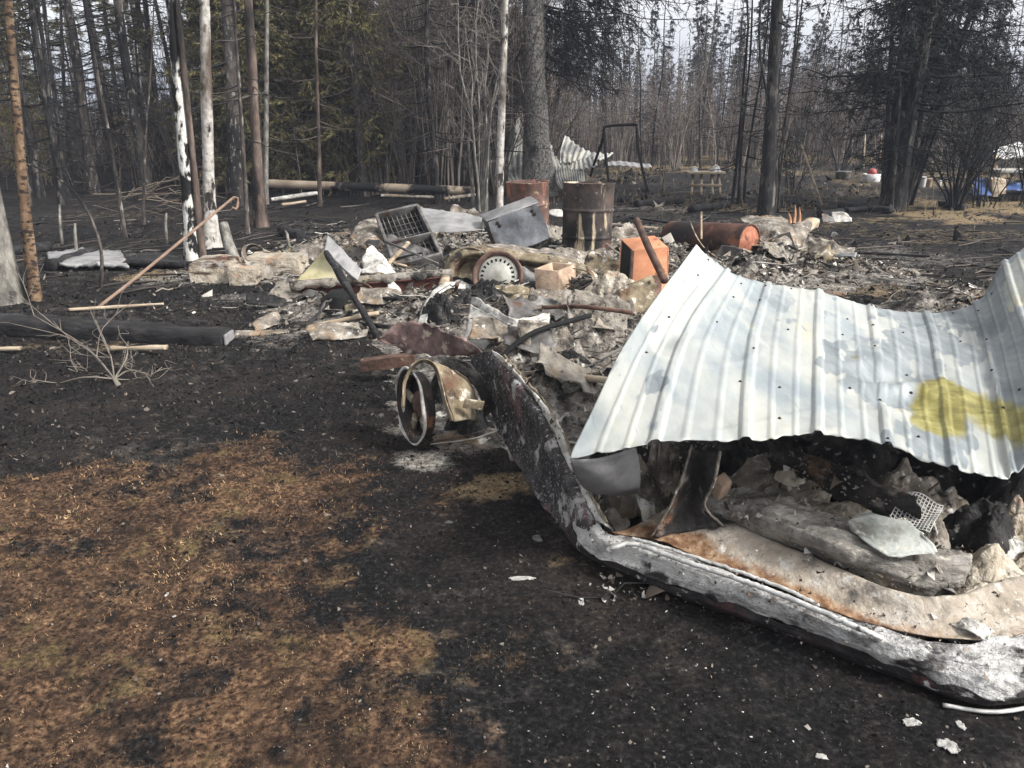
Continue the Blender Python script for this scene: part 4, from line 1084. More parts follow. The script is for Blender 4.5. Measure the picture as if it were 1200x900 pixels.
    for u in (.5, 1.45, 2.0, 2.5, 3.45, 4.0, 4.5, 5.5, 6.0, 6.5):
        for t in (.04, .2, .36, .55, .75, .955):
            if rg.random() < .32 or (u > 5 and t > .8): continue
            i = int((t + rg.normal(0, .03)) * (nv - 1)); j = int((u + rg.normal(0, .03)) / NCOL * (nc - 1)); i = min(max(i, 2), nv - 3)
            p = V[i, j]; q = Vector(N2[i, j]).to_track_quat('Z', 'Y')
            if first is None:
                mbs = MB().lathe([(0, .005), (.003, .005), (.0038, .0035), (.0038, .0012), (.0065, .001), (.0065, -.001)], 8)
                first = link('screw', mbs, M_scr, SHEET, at=(0, 0, 0)); o = first
            else:
                o = first.copy(); COL.objects.link(o); o.parent = SHEET
            o.location = p + np.array(q @ Vector((0, 0, .001))) - WLOC['metal_sheet']; o.rotation_mode = 'QUATERNION'; o.rotation_quaternion = q
    # the near left end rolled under
    c0 = [D(668, 538, 2.46), D(700, 537, 2.47), D(745, 524, 2.5)]
    c1 = [D(672, 552, 2.50), D(705, 556, 2.5), D(750, 548, 2.55)]
    c2 = [D(682, 570, 2.58), D(712, 574, 2.58), D(750, 570, 2.62)]
    c3 = [D(694, 577, 2.72), D(720, 580, 2.74), D(748, 578, 2.78)]
    link('rolled_edge', MB().grid(*loft([c0, c1, c2, c3], 30, 24, .003, 6, 3)), M_greym, SHEET, solid=.003)
build_sheet()

# ------------------------------------------------------------------ burnt vehicle shell
VEH = thing('burnt_vehicle', G(690, 655), 'burnt-out vehicle shell, ash-coated rim and side, under the metal sheet', 'vehicle wreck')
def gl(L, z): return [G(x, y, z) for x, y in L]
def glz(L): return [G(*p) for p in L]
k0 = gl([(664, 628), (690, 658), (760, 693), (850, 725), (950, 764), (1050, 804), (1130, 831), (1170, 837), (1240, 826)], .0)
k1 = gl([(664, 619), (686, 648), (758, 683), (850, 714), (950, 751), (1050, 791), (1130, 819), (1170, 826), (1245, 814)], .045)
k2 = gl([(676, 608), (696, 639), (752, 660), (830, 690), (930, 726), (1030, 766), (1110, 790), (1165, 803), (1245, 795)], .10)
k3 = gl([(684, 602), (704, 632), (745, 645), (805, 667), (900, 701), (1000, 741), (1090, 766), (1160, 778), (1250, 770)], .135)
k4 = gl([(694, 598), (713, 624), (760, 634), (815, 655), (900, 688), (1000, 727), (1100, 750), (1180, 748), (1260, 730)], .15)
k0 = [p + np.array([-.012, .045, 0]) for p in k0]
k1b = gl([(668, 614), (690, 644), (755, 673), (842, 702), (942, 738), (1042, 778), (1122, 806), (1170, 820), (1246, 808)], .07)
link('lower_lip', MB().grid(*loft([k0, k1, k1b], 170, 14, .006, 8, 4, edge=.008, lin=True)), M_lip, VEH, solid=.004)
link('front_skirt', MB().grid(*loft([[p + [0, -.004, .002] for p in k1b], k2, k3, k4], 190, 40, .008, 5, 2, 5, edge=.014, lin=True)), M_skirt, VEH, solid=.004)
s0 = gl([(716, 626), (762, 632), (816, 652), (900, 685), (1000, 724), (1100, 748), (1180, 746), (1260, 730)], .146)
s1 = gl([(755, 612), (800, 622), (850, 640), (930, 672), (1020, 706), (1100, 728), (1180, 715), (1265, 700)], .165)
s2 = gl([(790, 592), (828, 600), (880, 622), (950, 651), (1040, 691), (1110, 700), (1180, 680), (1270, 670)], .20)
s3 = [p + np.array([0, .06, -.10]) for p in s2]
SV, SU_, SN_ = loft([s0, [(p + q) / 2 + [0, 0, -.006] for p, q in zip(s0, s1)], s1, s2, s3], 220, 60, .005, 6, 12, 4, edge=.006)
uu_ = np.tile(np.linspace(0, 1, 220), 60); vv_ = np.repeat(np.linspace(0, 1, 60), 220)
rust_ = (1 - sstep(.10, .46, vv_ + .3 * (uu_ - .15))) * (1 - .75 * sstep(.55, .8, uu_)) + .5 * np.exp(-((uu_ - .1) / .08) ** 2) * (1 - vv_) + .35 * np.exp(-((uu_ - .86) / .06) ** 2)
soot_ = np.exp(-((uu_ - .12) / .07) ** 2) * sstep(.15, .6, vv_)
link('inner_sill', MB().grid(SV, 220, 60), M_sill, VEH, solid=.004, attrs={'rust': rust_, 'soot': soot_})
tp = glz([(712, 646, .13), (722, 641, .15), (745, 638, .165), (800, 657, .17), (900, 691, .172), (1000, 733, .168), (1034, 748, .15)])
link('trim_strip', MB().tube(catmull(tp, 90) + .001 * np.random.default_rng(2).normal(0, 1, (90, 3)), .0085, 8, True), M_trim, VEH)
tp2 = glz([(740, 630, .172), (800, 648, .178), (900, 682, .18), (960, 709, .178)])
link('trim_strip', MB().tube(catmull(tp2, 70) + .0012 * np.random.default_rng(3).normal(0, 1, (70, 3)), .0055, 7, True), M_trim, VEH)
lip = glz([(1105, 826, .022), (1140, 832, .024), (1170, 834, .026), (1205, 829, .03), (1250, 818, .035)])
link('rim_lip', MB().tube(catmull(lip, 30), .006, 7, True), M_trim, VEH)
# side panel from the wheel to the corner
b0 = glz([(550, 430, .30), (590, 516, .06), (642, 600, .0), (682, 648, .0)])
b1 = glz([(555, 420, .37), (602, 494, .18), (650, 580, .08), (686, 638, .05)])
b2 = glz([(566, 412, .43), (618, 474, .34), (656, 550, .2), (692, 622, .125)])
b3 = glz([(574, 411, .45), (628, 470, .36), (662, 540, .22), (698, 612, .145)])
b4 = glz([(590, 422, .44), (646, 490, .33), (674, 552, .2), (708, 618, .15)])
b5 = glz([(602, 440, .34), (654, 510, .22), (682, 575, .12), (722, 628, .09)])
link('side_panel', MB().grid(*loft([b0, b1, b2, b3], 120, 40, .009, 8, 22, edge=.006)), M_side, VEH, solid=.004)
link('side_rim', MB().grid(*loft([[p + [0, 0, .004] for p in b3], [p + [.004, 0, .008] for p in b4], b5], 110, 22, .009, 12, 24, edge=.005)), M_paleash, VEH, solid=.004)
rimw = [p + np.array([.006, 0, .02]) for p in b4]
link('side_trim', MB().tube(catmull(rimw, 60) + .003 * np.random.default_rng(4).normal(0, 1, (60, 3)), .005, 6, True), M_tanm, VEH)
# pillar
pl = [G(812, 522, .50), G(800, 562, .38), G(783, 600, .26), G(764, 630, .155)]
pm = [G(824, 530, .47), G(814, 566, .34), G(802, 598, .23), G(796, 626, .165)]
pr = [G(842, 530, .50), G(835, 566, .38), G(824, 594, .27), G(846, 618, .19)]
link('pillar_edge', MB().tube(catmull([p + [-.004, -.004, .006] for p in pl], 30) + .0008 * np.random.default_rng(8).normal(0, 1, (30, 3)), .004, 6, True), M_ash, VEH)
link('pillar_edge', MB().tube(catmull([p + [.004, -.004, .006] for p in pr], 30) + .0008 * np.random.default_rng(9).normal(0, 1, (30, 3)), .005, 6, True), M_ash, VEH)
link('pillar', MB().grid(*loft([pl, pm, pr], 40, 16, .010, 8, 30, 5, edge=.012)), M_pillar, VEH, solid=.006)
# wheel under its arch
def axis_matrix(c, ax, roll=0):
    q = Vector(ax).normalized().to_track_quat('Z', 'Y')
    return Matrix.Translation(Vector(c)) @ q.to_matrix().to_4x4() @ Matrix.Rotation(roll, 4, 'Z')
M_ashw0 = mat('flaking_rim_paint', [rgb(128, 118, 104), rgb(172, 164, 152), rgb(198, 192, 182)], 12, [(rgb(126, 84, 56), 9, .54, .62), (rgb(46, 42, 40), 8, .57, .64)], rough=.8, bump=.5)
MW = axis_matrix(D(494, 474, 3.72), (-.87, -.46, .03))
wh = link('wheel', MB().lathe([(.150, -.005), (.160, -.008), (.160, .0), (.154, .02), (.156, .036), (.168, .05), (.182, .056), (.182, .062), (.166, .054), (.150, .036), (.144, .01), (.144, .0)], 44, MW), mat('scorched_rim', [rgb(22, 20, 20), rgb(52, 44, 39), rgb(96, 78, 66)], 9, [(rgb(142, 96, 62), 7, .58, .66), (rgb(22, 21, 21), 4, .46, .58)], rough=.7, metal=.1, bump=.4), VEH)  # barrel colour holds both scorch and the shade behind the rim
an_ = np.linspace(0, 2 * math.pi, 60)
link('rim_edge', MB().tube([np.array(MW @ Vector((.186 * math.cos(t), .186 * math.sin(t), .058 + .004 * math.sin(5 * t)))) for t in an_], .0075 + .0025 * np.sin(3 * an_ + 1), 8), M_paleash, wh)
link('back_plate', MB().lathe([(.152, -.004), (.1, -.006), (0, -.006)], 30, MW), M_dark, wh)
link('rim_face', MB().lathe([(.183, .060), (.170, .052), (.158, .046), (.150, .036)], 44, MW, None, lambda V: 1 + .02 * vnoise(V, 20, 3)), M_ashw0, wh)
link('hub', MB().lathe([(0, .034), (.03, .036), (.04, .026), (.065, .016), (.07, .006), (.05, .0), (0, .0)], 28, MW), M_rust, wh)
for k in range(5):
    if k == 1: continue
    a = k * 1.2566 + .5; r_ = MW.to_3x3()
    c = MW @ Vector((math.cos(a) * .108, math.sin(a) * .108, .020))
    link('spoke', MB().box(c, r_ @ Vector((math.cos(a), math.sin(a), 0)) * .038, r_ @ Vector((-math.sin(a), math.cos(a), 0)) * .022, r_ @ Vector((0, 0, 1)) * .008), M_tanm, wh, bevel=.004)
fa = [D(*p, 3.46) for p in [(472, 478), (473, 448), (482, 428), (498, 421), (512, 431), (521, 460), (530, 494)]]
fb = [D(*p, 3.5) for p in [(475, 476), (476, 449), (484, 431), (498, 425), (510, 434), (518, 461), (527, 494)]]
link('arch_lip', MB().grid(*loft([fa, fb], 60, 6, .003, 14, 6, edge=.002)), M_tanm, VEH, solid=.004)
fc = [D(*p, 3.50) for p in [(504, 424), (514, 438), (523, 464), (531, 494)]]
fd = [D(*p, 3.56) for p in [(522, 430), (532, 446), (541, 468), (548, 492)]]
fe = [D(*p, 3.68) for p in [(540, 436), (552, 452), (558, 472), (561, 494)]]
link('inner_fender', MB().grid(*loft([fc, fd, fe], 30, 24, .004, 9, 8, edge=.004)), M_tanm, VEH, solid=.004)
ff = [D(*p, d) for p, d in [((497, 421), 3.5), ((520, 418), 3.55), ((545, 424), 3.6), ((566, 445), 3.65), ((580, 480), 3.7)]]
fg = [D(*p, d) for p, d in [((505, 427), 3.52), ((524, 433), 3.58), ((544, 440), 3.62), ((560, 460), 3.67), ((566, 492), 3.72)]]
link('fender_top', MB().grid(*loft([ff, fg], 36, 12, .008, 9, 9, 5, edge=.012)), M_pillar, VEH, solid=.005)
link('fender_bracket', MB().box(D(555, 474, 3.5), (.045, .01, -.01), (0, .006, 0), (.006, 0, .022)), M_tanm, VEH, bevel=.004)
hd0 = glz([(445, 396, .34), (478, 378, .42), (520, 386, .46), (562, 408, .44)])
hd1 = glz([(452, 402, .30), (490, 395, .37), (525, 402, .40), (560, 414, .41)])
hd2 = glz([(478, 412, .28), (505, 417, .30), (530, 417, .33), (556, 417, .37)])
link('hood_panel', MB().grid(*loft([hd0, hd1, hd2], 80, 34, .014, 6, 33, 5, edge=.028)), mat('blistered_red_paint', [rgb(62, 50, 50), rgb(112, 88, 84), rgb(150, 122, 114)], 8, [(rgb(38, 36, 37), 4, .5, .62), (rgb(190, 172, 148), 9, .58, .66)], bump=.5), VEH, solid=.004)

# ---- what lies inside the wreck, under the sheet's edge
def mound(name, c, rx, ry, h, m, label, cat_, seed, rot=0, amp=.2, n=52):
    """an irregular clod: dome with rough relief and a ragged foot"""
    u = np.linspace(-1, 1, n); X, Y = np.meshgrid(u, u)
    mag = np.maximum(abs(X), abs(Y)); th = np.arctan2(Y, X)
    x, y = mag * np.cos(th), mag * np.sin(th)
    P = np.stack([x.ravel(), y.ravel()], -1)
    out = 1 + .28 * vnoise(np.stack([np.cos(th).ravel() + seed * 3, np.sin(th).ravel()], -1), 1.8, seed).reshape(x.shape)
    z = h * ((1 - mag ** 2.2) * (1 + amp * 1.4 * fbm(P + seed, 1.6, seed, 3).reshape(x.shape)) - .12) + h * amp * .35 * fbm(P, 7, seed + 3, 4, .6).reshape(x.shape)
    x, y = x * rx * out, y * ry * out
    cr, sr = math.cos(rot), math.sin(rot)
    V = np.stack([c[0] + x * cr - y * sr, c[1] + x * sr + y * cr, c[2] + z], -1)
    return link(name, MB().grid(V.reshape(-1, 3), n, n), m, label=label, cat=cat_)
f0 = glz([(828, 580, .22), (870, 575, .27), (930, 590, .29), (1000, 612, .28), (1080, 640, .26), (1135, 648, .24)])
f1 = glz([(828, 600, .20), (880, 608, .25), (950, 632, .27), (1030, 664, .24), (1090, 680, .2), (1130, 676, .2)])
f2 = glz([(832, 612, .13), (890, 636, .15), (960, 660, .15), (1030, 692, .13), (1080, 704, .12), (1115, 695, .12)])
FV, _a, _b = loft([f0, f1, f2], 220, 70, .012, 7, 71, 6, edge=.02)
fv_ = np.repeat(np.linspace(0, 1, 70), 220)
FV[:, 2] += .011 * (1 - 2 * abs(vnoise(np.stack([FV[:, 0] * 1.5, fv_ * 5], -1), 1.3, 5))) + .006 * (1 - 2 * abs(vnoise(np.stack([FV[:, 0] * 4, fv_ * 14], -1), 1.0, 6)))
link('scorched_felt', MB().grid(FV, 220, 70), M_felt, label='long folded strip of scorched grey felt inside the rusty sill', cat='felt', solid=.006)
p0 = glz([(990, 613, .315), (1030, 607, .315), (1066, 610, .31)]); p1 = glz([(1012, 630, .30), (1050, 630, .302), (1086, 634, .30)]); p2 = glz([(1042, 652, .283), (1075, 653, .285), (1098, 650, .285)])
link('melted_plastic', MB().grid(*loft([p0, p1, p2], 60, 40, .005, 9, 73, 6, edge=.02)), M_glass, label='pale blue-green melted plastic sheet inside the wreck', cat='plastic sheet', solid=.003)
def wire_mesh():
    a, b, c, d = D(1062, 578, 2.55), D(1106, 590, 2.55), D(1043, 606, 2.42), D(1088, 628, 2.38)
    mb = MB(); n = 11; t = np.linspace(0, 1, 10)
    def pt(u, v): 
        p = (a * (1 - u) + b * u) * (1 - v) + (c * (1 - u) + d * u) * v
        return p + np.array([0, 0, .012 * math.sin(u * 5 + v * 3)])
    e = thing('wire_mesh', G(1075, 615, .28), 'square scrap of pale wire mesh above the melted plastic', 'wire mesh')
    for k in range(n + 1):
        link('wire', MB().tube([pt(k / n, v) for v in t], .0016, 4), M_trim, e)
        link('wire', MB().tube([pt(v, k / n) + [0, 0, .002] for v in t], .0016, 4), M_trim, e)
wire_mesh()
mound('ash_clod', G(1162, 668, .17), .12, .10, .075, M_tanash, 'big pale tan ash clod at the right end of the wreck interior', 'ash clod', 5, .4)
mound('ash_clod', G(1160, 718, .12), .18, .10, .08, M_tanash, 'pinkish tan ash mound behind the rim at the right edge', 'ash clod', 6, .2)
mound('ash_clod', G(1085, 632, .2), .07, .06, .10, M_ash, 'brown grey clod right of the wire mesh', 'ash clod', 7)
mound('ash_clod', G(740, 588, .08), .11, .10, .20, M_ash, 'crumbly grey ash mass under the rolled sheet end', 'ash clod', 8)
mound('ash_clod', G(776, 560, .16), .06, .07, .26, M_ash, 'tall grey ash lump left of the sooty pillar', 'ash clod', 9, amp=.35)
mound('ash_clod', G(935, 602, .18), .16, .09, .08, M_ash, 'flaky ash bed behind the scorched felt', 'ash clod', 10, .3)
mound('ash_clod', G(1000, 604, .2), .16, .10, .06, M_tanash, 'rust-stained ash bed left of the wire mesh', 'ash clod', 11, .3)
mound('ash_clod', G(1150, 628, .2), .12, .12, .12, M_char_shade, 'black charcoal lump in the shadow at the right edge', 'charcoal', 12)
mound('ash_clod', G(900, 575, .14), .22, .13, .14, M_ash, 'broad grey ash bank under the sheet behind the felt', 'ash clod', 14, .3, amp=.35)
mound('ash_clod', G(1060, 600, .14), .26, .14, .14, M_ash, 'broad ash bank under the sheet behind the wire mesh', 'ash clod', 15, .3, amp=.35)
mound('ash_clod', G(1180, 645, .14), .2, .14, .12, M_tanash, 'broad tan ash bank at the right edge under the sheet', 'ash clod', 16, .3, amp=.35)
mound('ash_clod', G(925, 560, .28), .05, .05, .07, M_tanash, 'smooth tan stone-like lump under the sheet edge', 'ash clod', 13, amp=.1)
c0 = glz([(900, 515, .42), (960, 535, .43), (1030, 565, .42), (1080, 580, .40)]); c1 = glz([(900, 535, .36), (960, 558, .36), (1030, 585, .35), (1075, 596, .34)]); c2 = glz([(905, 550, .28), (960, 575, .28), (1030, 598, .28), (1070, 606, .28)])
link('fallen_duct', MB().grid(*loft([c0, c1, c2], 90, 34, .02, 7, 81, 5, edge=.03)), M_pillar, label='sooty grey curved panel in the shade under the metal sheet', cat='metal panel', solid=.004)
link('brick_scrap', MB().box(G(845, 570, .3), (.02, .012, .006), (-.01, .02, .01), (.004, -.01, .032)), M_clay, label='pinkish broken brick corner leaning right of the sooty pillar', cat='brick', bevel=.006)
link('tan_tile', MB().box(G(697, 609, .1), (.012, .004, .004), (-.004, .01, .0), (.006, 0, .034)), M_yell, label='small upright cream tile fragment at the wreck corner', cat='tile', bevel=.004)
mound('black_log', G(660, 436, .12), .22, .07, .13, M_char_shade, 'black charred log on the ash heap left of the sheet', 'log', 21, -.15, amp=.2)
mound('black_log', G(715, 452, .10), .14, .07, .10, M_char_shade, 'shorter black charred lump against the sheet edge', 'log', 22, -.3, amp=.2)

# crumbs of ash, rust and char lying on the wreck's own surfaces
def crumbs_on(curves, n, size, seed, lift=.004):
    rg = np.random.default_rng(seed); V, nu, nv = loft(curves, 120, 30)
    P = V[rg.integers(0, len(V), n)] + rg.normal(0, .006, (n, 3))
    return P[:, :2], P[:, 2] + lift, size * np.exp(rg.normal(0, .6, n)), np.clip(rg.random(n), .01, 1)
RN = np.random.default_rng(91)
M_bits2 = mat('wreck_crumbs', [(.75, .75, .75), (1, 1, 1)], 30, rnd=[rgb(24, 22, 22), rgb(70, 60, 54), rgb(120, 104, 90), rgb(160, 150, 138), rgb(204, 200, 194)], bump=0)
mbc = MB()
for cv, n, sz, sd_ in (([f0, f1, f2], 900, .006, 1), ([s1, s2], 260, .0035, 2), ([s0, s1], 160, .003, 3), ([k2, k3, k4], 380, .004, 4), ([b3, b4, b5], 420, .005, 5), ([c0, c1, c2], 300, .006, 6)):
    P2_, z_, s_, r_ = crumbs_on(cv, n, sz, sd_)
    t_ = chips(P2_, s_, r_, .5, z_); mbc.add(t_.verts(), None, np.concatenate(t_.t), np.concatenate(t_.a))
P2_ = RN.uniform([.3, 2.15], [1.6, 3.2], (2600, 2)); z_ = gz(P2_) + np.maximum(heap_h(P2_), 0)
t_ = chips(P2_, .009 * np.exp(RN.normal(0, .6, len(P2_))), np.clip(RN.random(len(P2_)), .01, 1), .6, z_); mbc.add(t_.verts(), None, np.concatenate(t_.t), np.concatenate(t_.a))
link('wreck_crumbs', mbc, M_bits2, label='crumbs of ash and flaked paint lying in the vehicle shell', cat='ash', kind='stuff', keep=True, smooth=False)
# crumpled bits inside the shell
for i, (px, py, z, sx, m_) in enumerate([(880, 560, .22, .07, 0), (905, 585, .2, .06, 1), (960, 578, .24, .07, 2), (1010, 590, .24, .06, 3), (860, 590, .2, .05, 4), (1050, 660, .22, .05, 0), (1110, 660, .2, .06, 5), (760, 600, .12, .05, 4), (720, 612, .1, .04, 0), (735, 560, .14, .06, 1), (1180, 640, .2, .06, 4), (1100, 690, .16, .05, 3), (1195, 690, .16, .06, 0), (1140, 735, .16, .05, 4)]):
    c_ = G(px, py, z); rg_ = np.random.default_rng(500 + i); a1 = rg_.uniform(0, 6.28); d1 = np.array([math.cos(a1), math.sin(a1), rg_.normal(0, .4)]) * sx; d2 = np.array([-math.sin(a1), math.cos(a1), rg_.normal(0, .4)]) * sx * .7
    link('crumpled_scrap', MB().grid(*loft([[c_ - d1 - d2, c_ - d2 + [0, 0, .02], c_ + d1 - d2], [c_ - d1, c_ + [0, 0, .03], c_ + d1], [c_ - d1 + d2, c_ + d2, c_ + d1 + d2]], 30, 26, .016, 16, 520 + i, 5, edge=.014)), [M_ash, M_felt, M_tanash, M_steel, M_paleash, M_rust][m_], label='small crumpled burnt scrap lying inside the vehicle shell', cat='scrap', group='scraps inside the vehicle shell', solid=.003)

# added black mounds standing in for shade under the sheet and behind the wheel
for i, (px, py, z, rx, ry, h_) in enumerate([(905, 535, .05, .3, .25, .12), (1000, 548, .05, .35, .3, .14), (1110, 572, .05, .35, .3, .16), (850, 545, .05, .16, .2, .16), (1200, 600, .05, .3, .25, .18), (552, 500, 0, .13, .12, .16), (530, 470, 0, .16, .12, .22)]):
    mound('char_bed', G(px, py, z), rx, ry, h_, M_char_shade, ['black charred bed under the sheet, left of the sooty panel', 'black charred bed under the middle of the sheet', 'black charred bed under the right of the sheet', 'black charred bed right behind the sooty pillar', 'black charred bed at the right edge under the sheet', 'black cinders on the ground under the fender', 'black cinder pile hidden behind the wheel'][i], 'charcoal', 600 + i, amp=.3)

# ------------------------------------------------------------------ clutter behind the wreck
M_ashw = mat('whitened_metal', [rgb(92, 85, 77), rgb(136, 128, 117), rgb(170, 163, 152)], 8, [(rgb(48, 46, 45), 5, .53, .62), (rgb(150, 132, 104), 4, .6, .7), (rgb(36, 35, 35), 18, .58, .65)], bump=.8, bscale=36)
def edge_bar(P, Q, w, t, up=(0, 0, 1)):
    P, Q = np.asarray(P, float), np.asarray(Q, float); d = unit(Q - P)
    s = unit(np.cross(d, np.asarray(up, float))); u = np.cross(s, d)
    return MB().box((P + Q) / 2, (Q - P) / 2, s * w / 2, u * t / 2)
def rough_bar(P, Q, w, t, seed, amp=.012, n=40, k=16, sq=.75):
    """hewn, charred timber: a squarish section with worn faces"""
    P, Q = np.asarray(P, float), np.asarray(Q, float); d = unit(Q - P); s = unit(np.cross(d, [0, 0, 1.0])); u = np.cross(s, d)
    a = np.arange(k) * 2 * math.pi / k; rr = (abs(np.cos(a)) ** (2 / (1 - sq + .3)) + abs(np.sin(a)) ** (2 / (1 - sq + .3))) ** (-(1 - sq + .3) / 2)
    z = np.linspace(0, 1, n)
    V = P + (Q - P) * z[:, None, None] + (s * (w / 2 * rr * np.cos(a))[:, None] + u * (t / 2 * rr * np.sin(a))[:, None])[None]
    nz_ = fbm(V.reshape(-1, 3) * [1, 1, 1], 5, seed, 4).reshape(n, k, 1)
    ctr = (P + (Q - P) * z[:, None])[:, None]
    V = ctr + (V - ctr) * (1 + nz_ * amp / (w / 2))
    V[0] = V[0] - d * 0; mb = MB()
    i = np.arange(n - 1)[:, None] * k; j = np.arange(k)[None]; j2 = (j + 1) % k
    q = np.stack([i + j, i + k + j, i + k + j2, i + j2], -1).reshape(-1, 4)
    VV = np.concatenate([V.reshape(-1, 3), P[None] + d * .01, Q[None] - d * .01]); jj = np.arange(k); jn = (jj + 1) % k
    t_ = np.concatenate([np.stack([np.full(k, n * k), jj, jn], -1), np.stack([np.full(k, n * k + 1), (n - 1) * k + jn, (n - 1) * k + jj], -1)])
    return mb.add(VV, q, t_)
def drop(px, py, lift=0.0):
    p = G(px, py); p[2] = gz1(p[0], p[1]) + lift; return p
def hh(px, py):
    """on top of the ash heap"""
    p = G(px, py); p[2] = gz1(p[0], p[1]) + max(0, float(heap_h(p[None, :2])[0])); return p

# -- left: squared charred timber and things beside it
link('charred_timber', rough_bar(D(-30, 379, 5.75), D(268, 399, 5.5), .19, .17, 3, .014, 90, 20), M_charwood, label='long squared black charred timber lying at the left', cat='timber')
link('timber_end', MB().box(D(269, 401, 5.5), (.012, .002, 0), (0, .08, 0), (0, 0, .075)), M_greym, label='flat grey plate at the right end of the black timber', cat='plate', bevel=.01)
link('charred_timber', rough_bar(D(185, 378, 6.2), D(300, 383, 6.1), .10, .07, 5, .01), M_charwood, label='short low charred timber just behind the long black one', cat='timber')
link('grey_plank', rough_bar(D(275, 392, 5.7), D(400, 388, 5.8), .14, .04, 7, .012), M_ash, label='ash-grey plank on the ground right of the black timber', cat='plank')
link('bare_stick', rough_bar(D(80, 363, 6.3), D(192, 356, 6.5), .03, .025, 9, .006), M_wood, label='pale flat stick lying behind the black timber', cat='stick')
link('wood_chip', rough_bar(D(130, 408, 5.2), D(195, 407, 5.15), .05, .03, 11, .01), M_wood, label='reddish splintered wood strip under the black timber', cat='wood')
link('wood_chip', rough_bar(D(-20, 409, 5.2), D(24, 408, 5.2), .04, .02, 12, .01), M_wood, label='tan splinter of wood at the left edge before the timber', cat='wood')
link('metal_pole', MB().tube(catmull([D(114, 361, 6.4), D(160, 325, 6.8), D(215, 280, 7.4), D(262, 241, 7.9), D(275, 231, 8.0), D(279, 234, 8.02), D(277, 245, 8.0), D(272, 243, 7.98)], 60), .014, 8, True), mat('brown_pole', [rgb(110, 86, 70), rgb(150, 124, 104)], 8, bump=.3), label='slanting brown metal pole with a curled top end', cat='pole')
link('post_stump', MB().tube([D(262, 262, 7.85), D(268, 285, 7.8), D(276, 310, 7.75), D(284, 335, 7.6)], [.045, .05, .07, .11], 9), M_greyb, label='split grey post the slanting pole leans on', cat='post')
def fallen_branch():
    rg = np.random.default_rng(6); mb = MB()
    root = D(140, 458, 4.55); fork = D(134, 444, 4.6)
    mb.tube([root, fork], [.016, .013], 6)
    def grow(p, q, r, lvl):
        Pm = catmull([p, (p + q) / 2 + rg.normal(0, .03, 3), q], 8); mb.tube(Pm, r * np.linspace(1, .5, 8), 5)
        if lvl:
            for _ in range(3):
                e = Pm[rg.integers(2, 8)]; d = unit((q - p) + rg.normal(0, .22, 3) * np.linalg.norm(q - p) * 3.0 + [0, 0, .05])
                grow(e, e + d * np.linalg.norm(q - p) * rg.uniform(.3, .6), r * .55, lvl - 1)
    for tx, ty, d in [(80, 432, 4.75), (60, 452, 4.6), (40, 370, 5.1), (112, 375, 5.0), (190, 430, 4.7), (176, 440, 4.6), (150, 400, 4.9), (75, 390, 5.0)]:
        grow(fork, D(tx, ty, d), .006, 2)
    V = mb.verts(); lo = gz(V) + .004; V2 = V.copy(); V2[:, 2] = np.maximum(V2[:, 2], lo)
    mb2 = MB(); mb2.v = [V2]; mb2.q = mb.q; mb2.t = mb.t; mb2.n = mb.n; mb2.a = mb.a
    link('fallen_branch', mb2, mat('dry_branch', [rgb(92, 84, 76), rgb(136, 127, 116)], 8, bump=.2), label='bare forked branch lying in front of the black timber', cat='branch')
fallen_branch()
link('bent_sapling', MB().tube(catmull([drop(117, 338, -.03), D(119, 300, 7.0), D(112, 270, 7.0), D(98, 240, 7.0), D(75, 214, 7.0), D(40, 195, 6.9), D(-5, 182, 6.8)], 50), np.linspace(.019, .004, 50), 7), M_bark, label='dead sapling arching over to the left edge', cat='sapling')
for i, (a, b, c, d_) in enumerate([(195, 284, 195, 250), (90, 300, 88, 262), (72, 284, 70, 240), (340, 292, 334, 270)]):
    link('burnt_stake', MB().tube([drop(a, b, -.03), drop(a, b, .15) * .5 + D(c, d_, depth_at(b)) * .5, D(c, d_, depth_at(b))], [.022, .018, .012], 6, True), M_greyb, label=['thin burnt stake just left of the birches', 'short charred stake behind the orange trunk', 'thin grey stake near the left edge', 'stubby burnt stake behind the pale blocks'][i], cat='stake')
# brush pile left of the birches
def brush_pile():
    rg = np.random.default_rng(16); mb = MB()
    for i in range(34):
        p = D(rg.uniform(95, 215), rg.uniform(222, 246), rg.uniform(13, 15)); a = rg.normal(.25, .5); l = rg.uniform(.5, 2.2)
        d = np.array([math.cos(a), rg.normal(0, .4), math.sin(a) * .5]); s = np.linspace(0, 1, 6)
        mb.tube(p + d * (s * l)[:, None] + rg.normal(0, .05, (6, 3)), rg.uniform(.004, .013) * np.linspace(1, .3, 6), 4, a=rg.uniform(.1, 1))
    link('brush_pile', mb, mat('brush', None, rnd=[rgb(46, 38, 34), rgb(88, 76, 66), rgb(126, 112, 98)], bump=0), label='pile of pale broken branches left of the birches', cat='brush', kind='stuff', keep=True)
brush_pile()
link('grey_slab', MB().grid(*loft([[D(55, 296, 8.9), D(95, 293, 9.0), D(140, 294, 9.0)], [D(60, 306, 8.4), D(95, 303, 8.4), D(145, 304, 8.4)], [D(72, 312, 8.0), D(105, 311, 8.0), D(150, 312, 8.0)]], 40, 14, .02, 3, 4, edge=.03)), M_greym, label='flat grey burnt slab on the forest floor at left', cat='slab', solid=.03)
link('grey_slab', MB().grid(*loft([[D(130, 303, 8.6), D(170, 300, 8.7), D(212, 300, 8.8)], [D(135, 314, 8.1), D(175, 310, 8.1), D(218, 311, 8.1)]], 40, 10, .03, 3, 5, edge=.03)), M_charwood, label='dark burnt board left of the birch feet', cat='board', solid=.05)

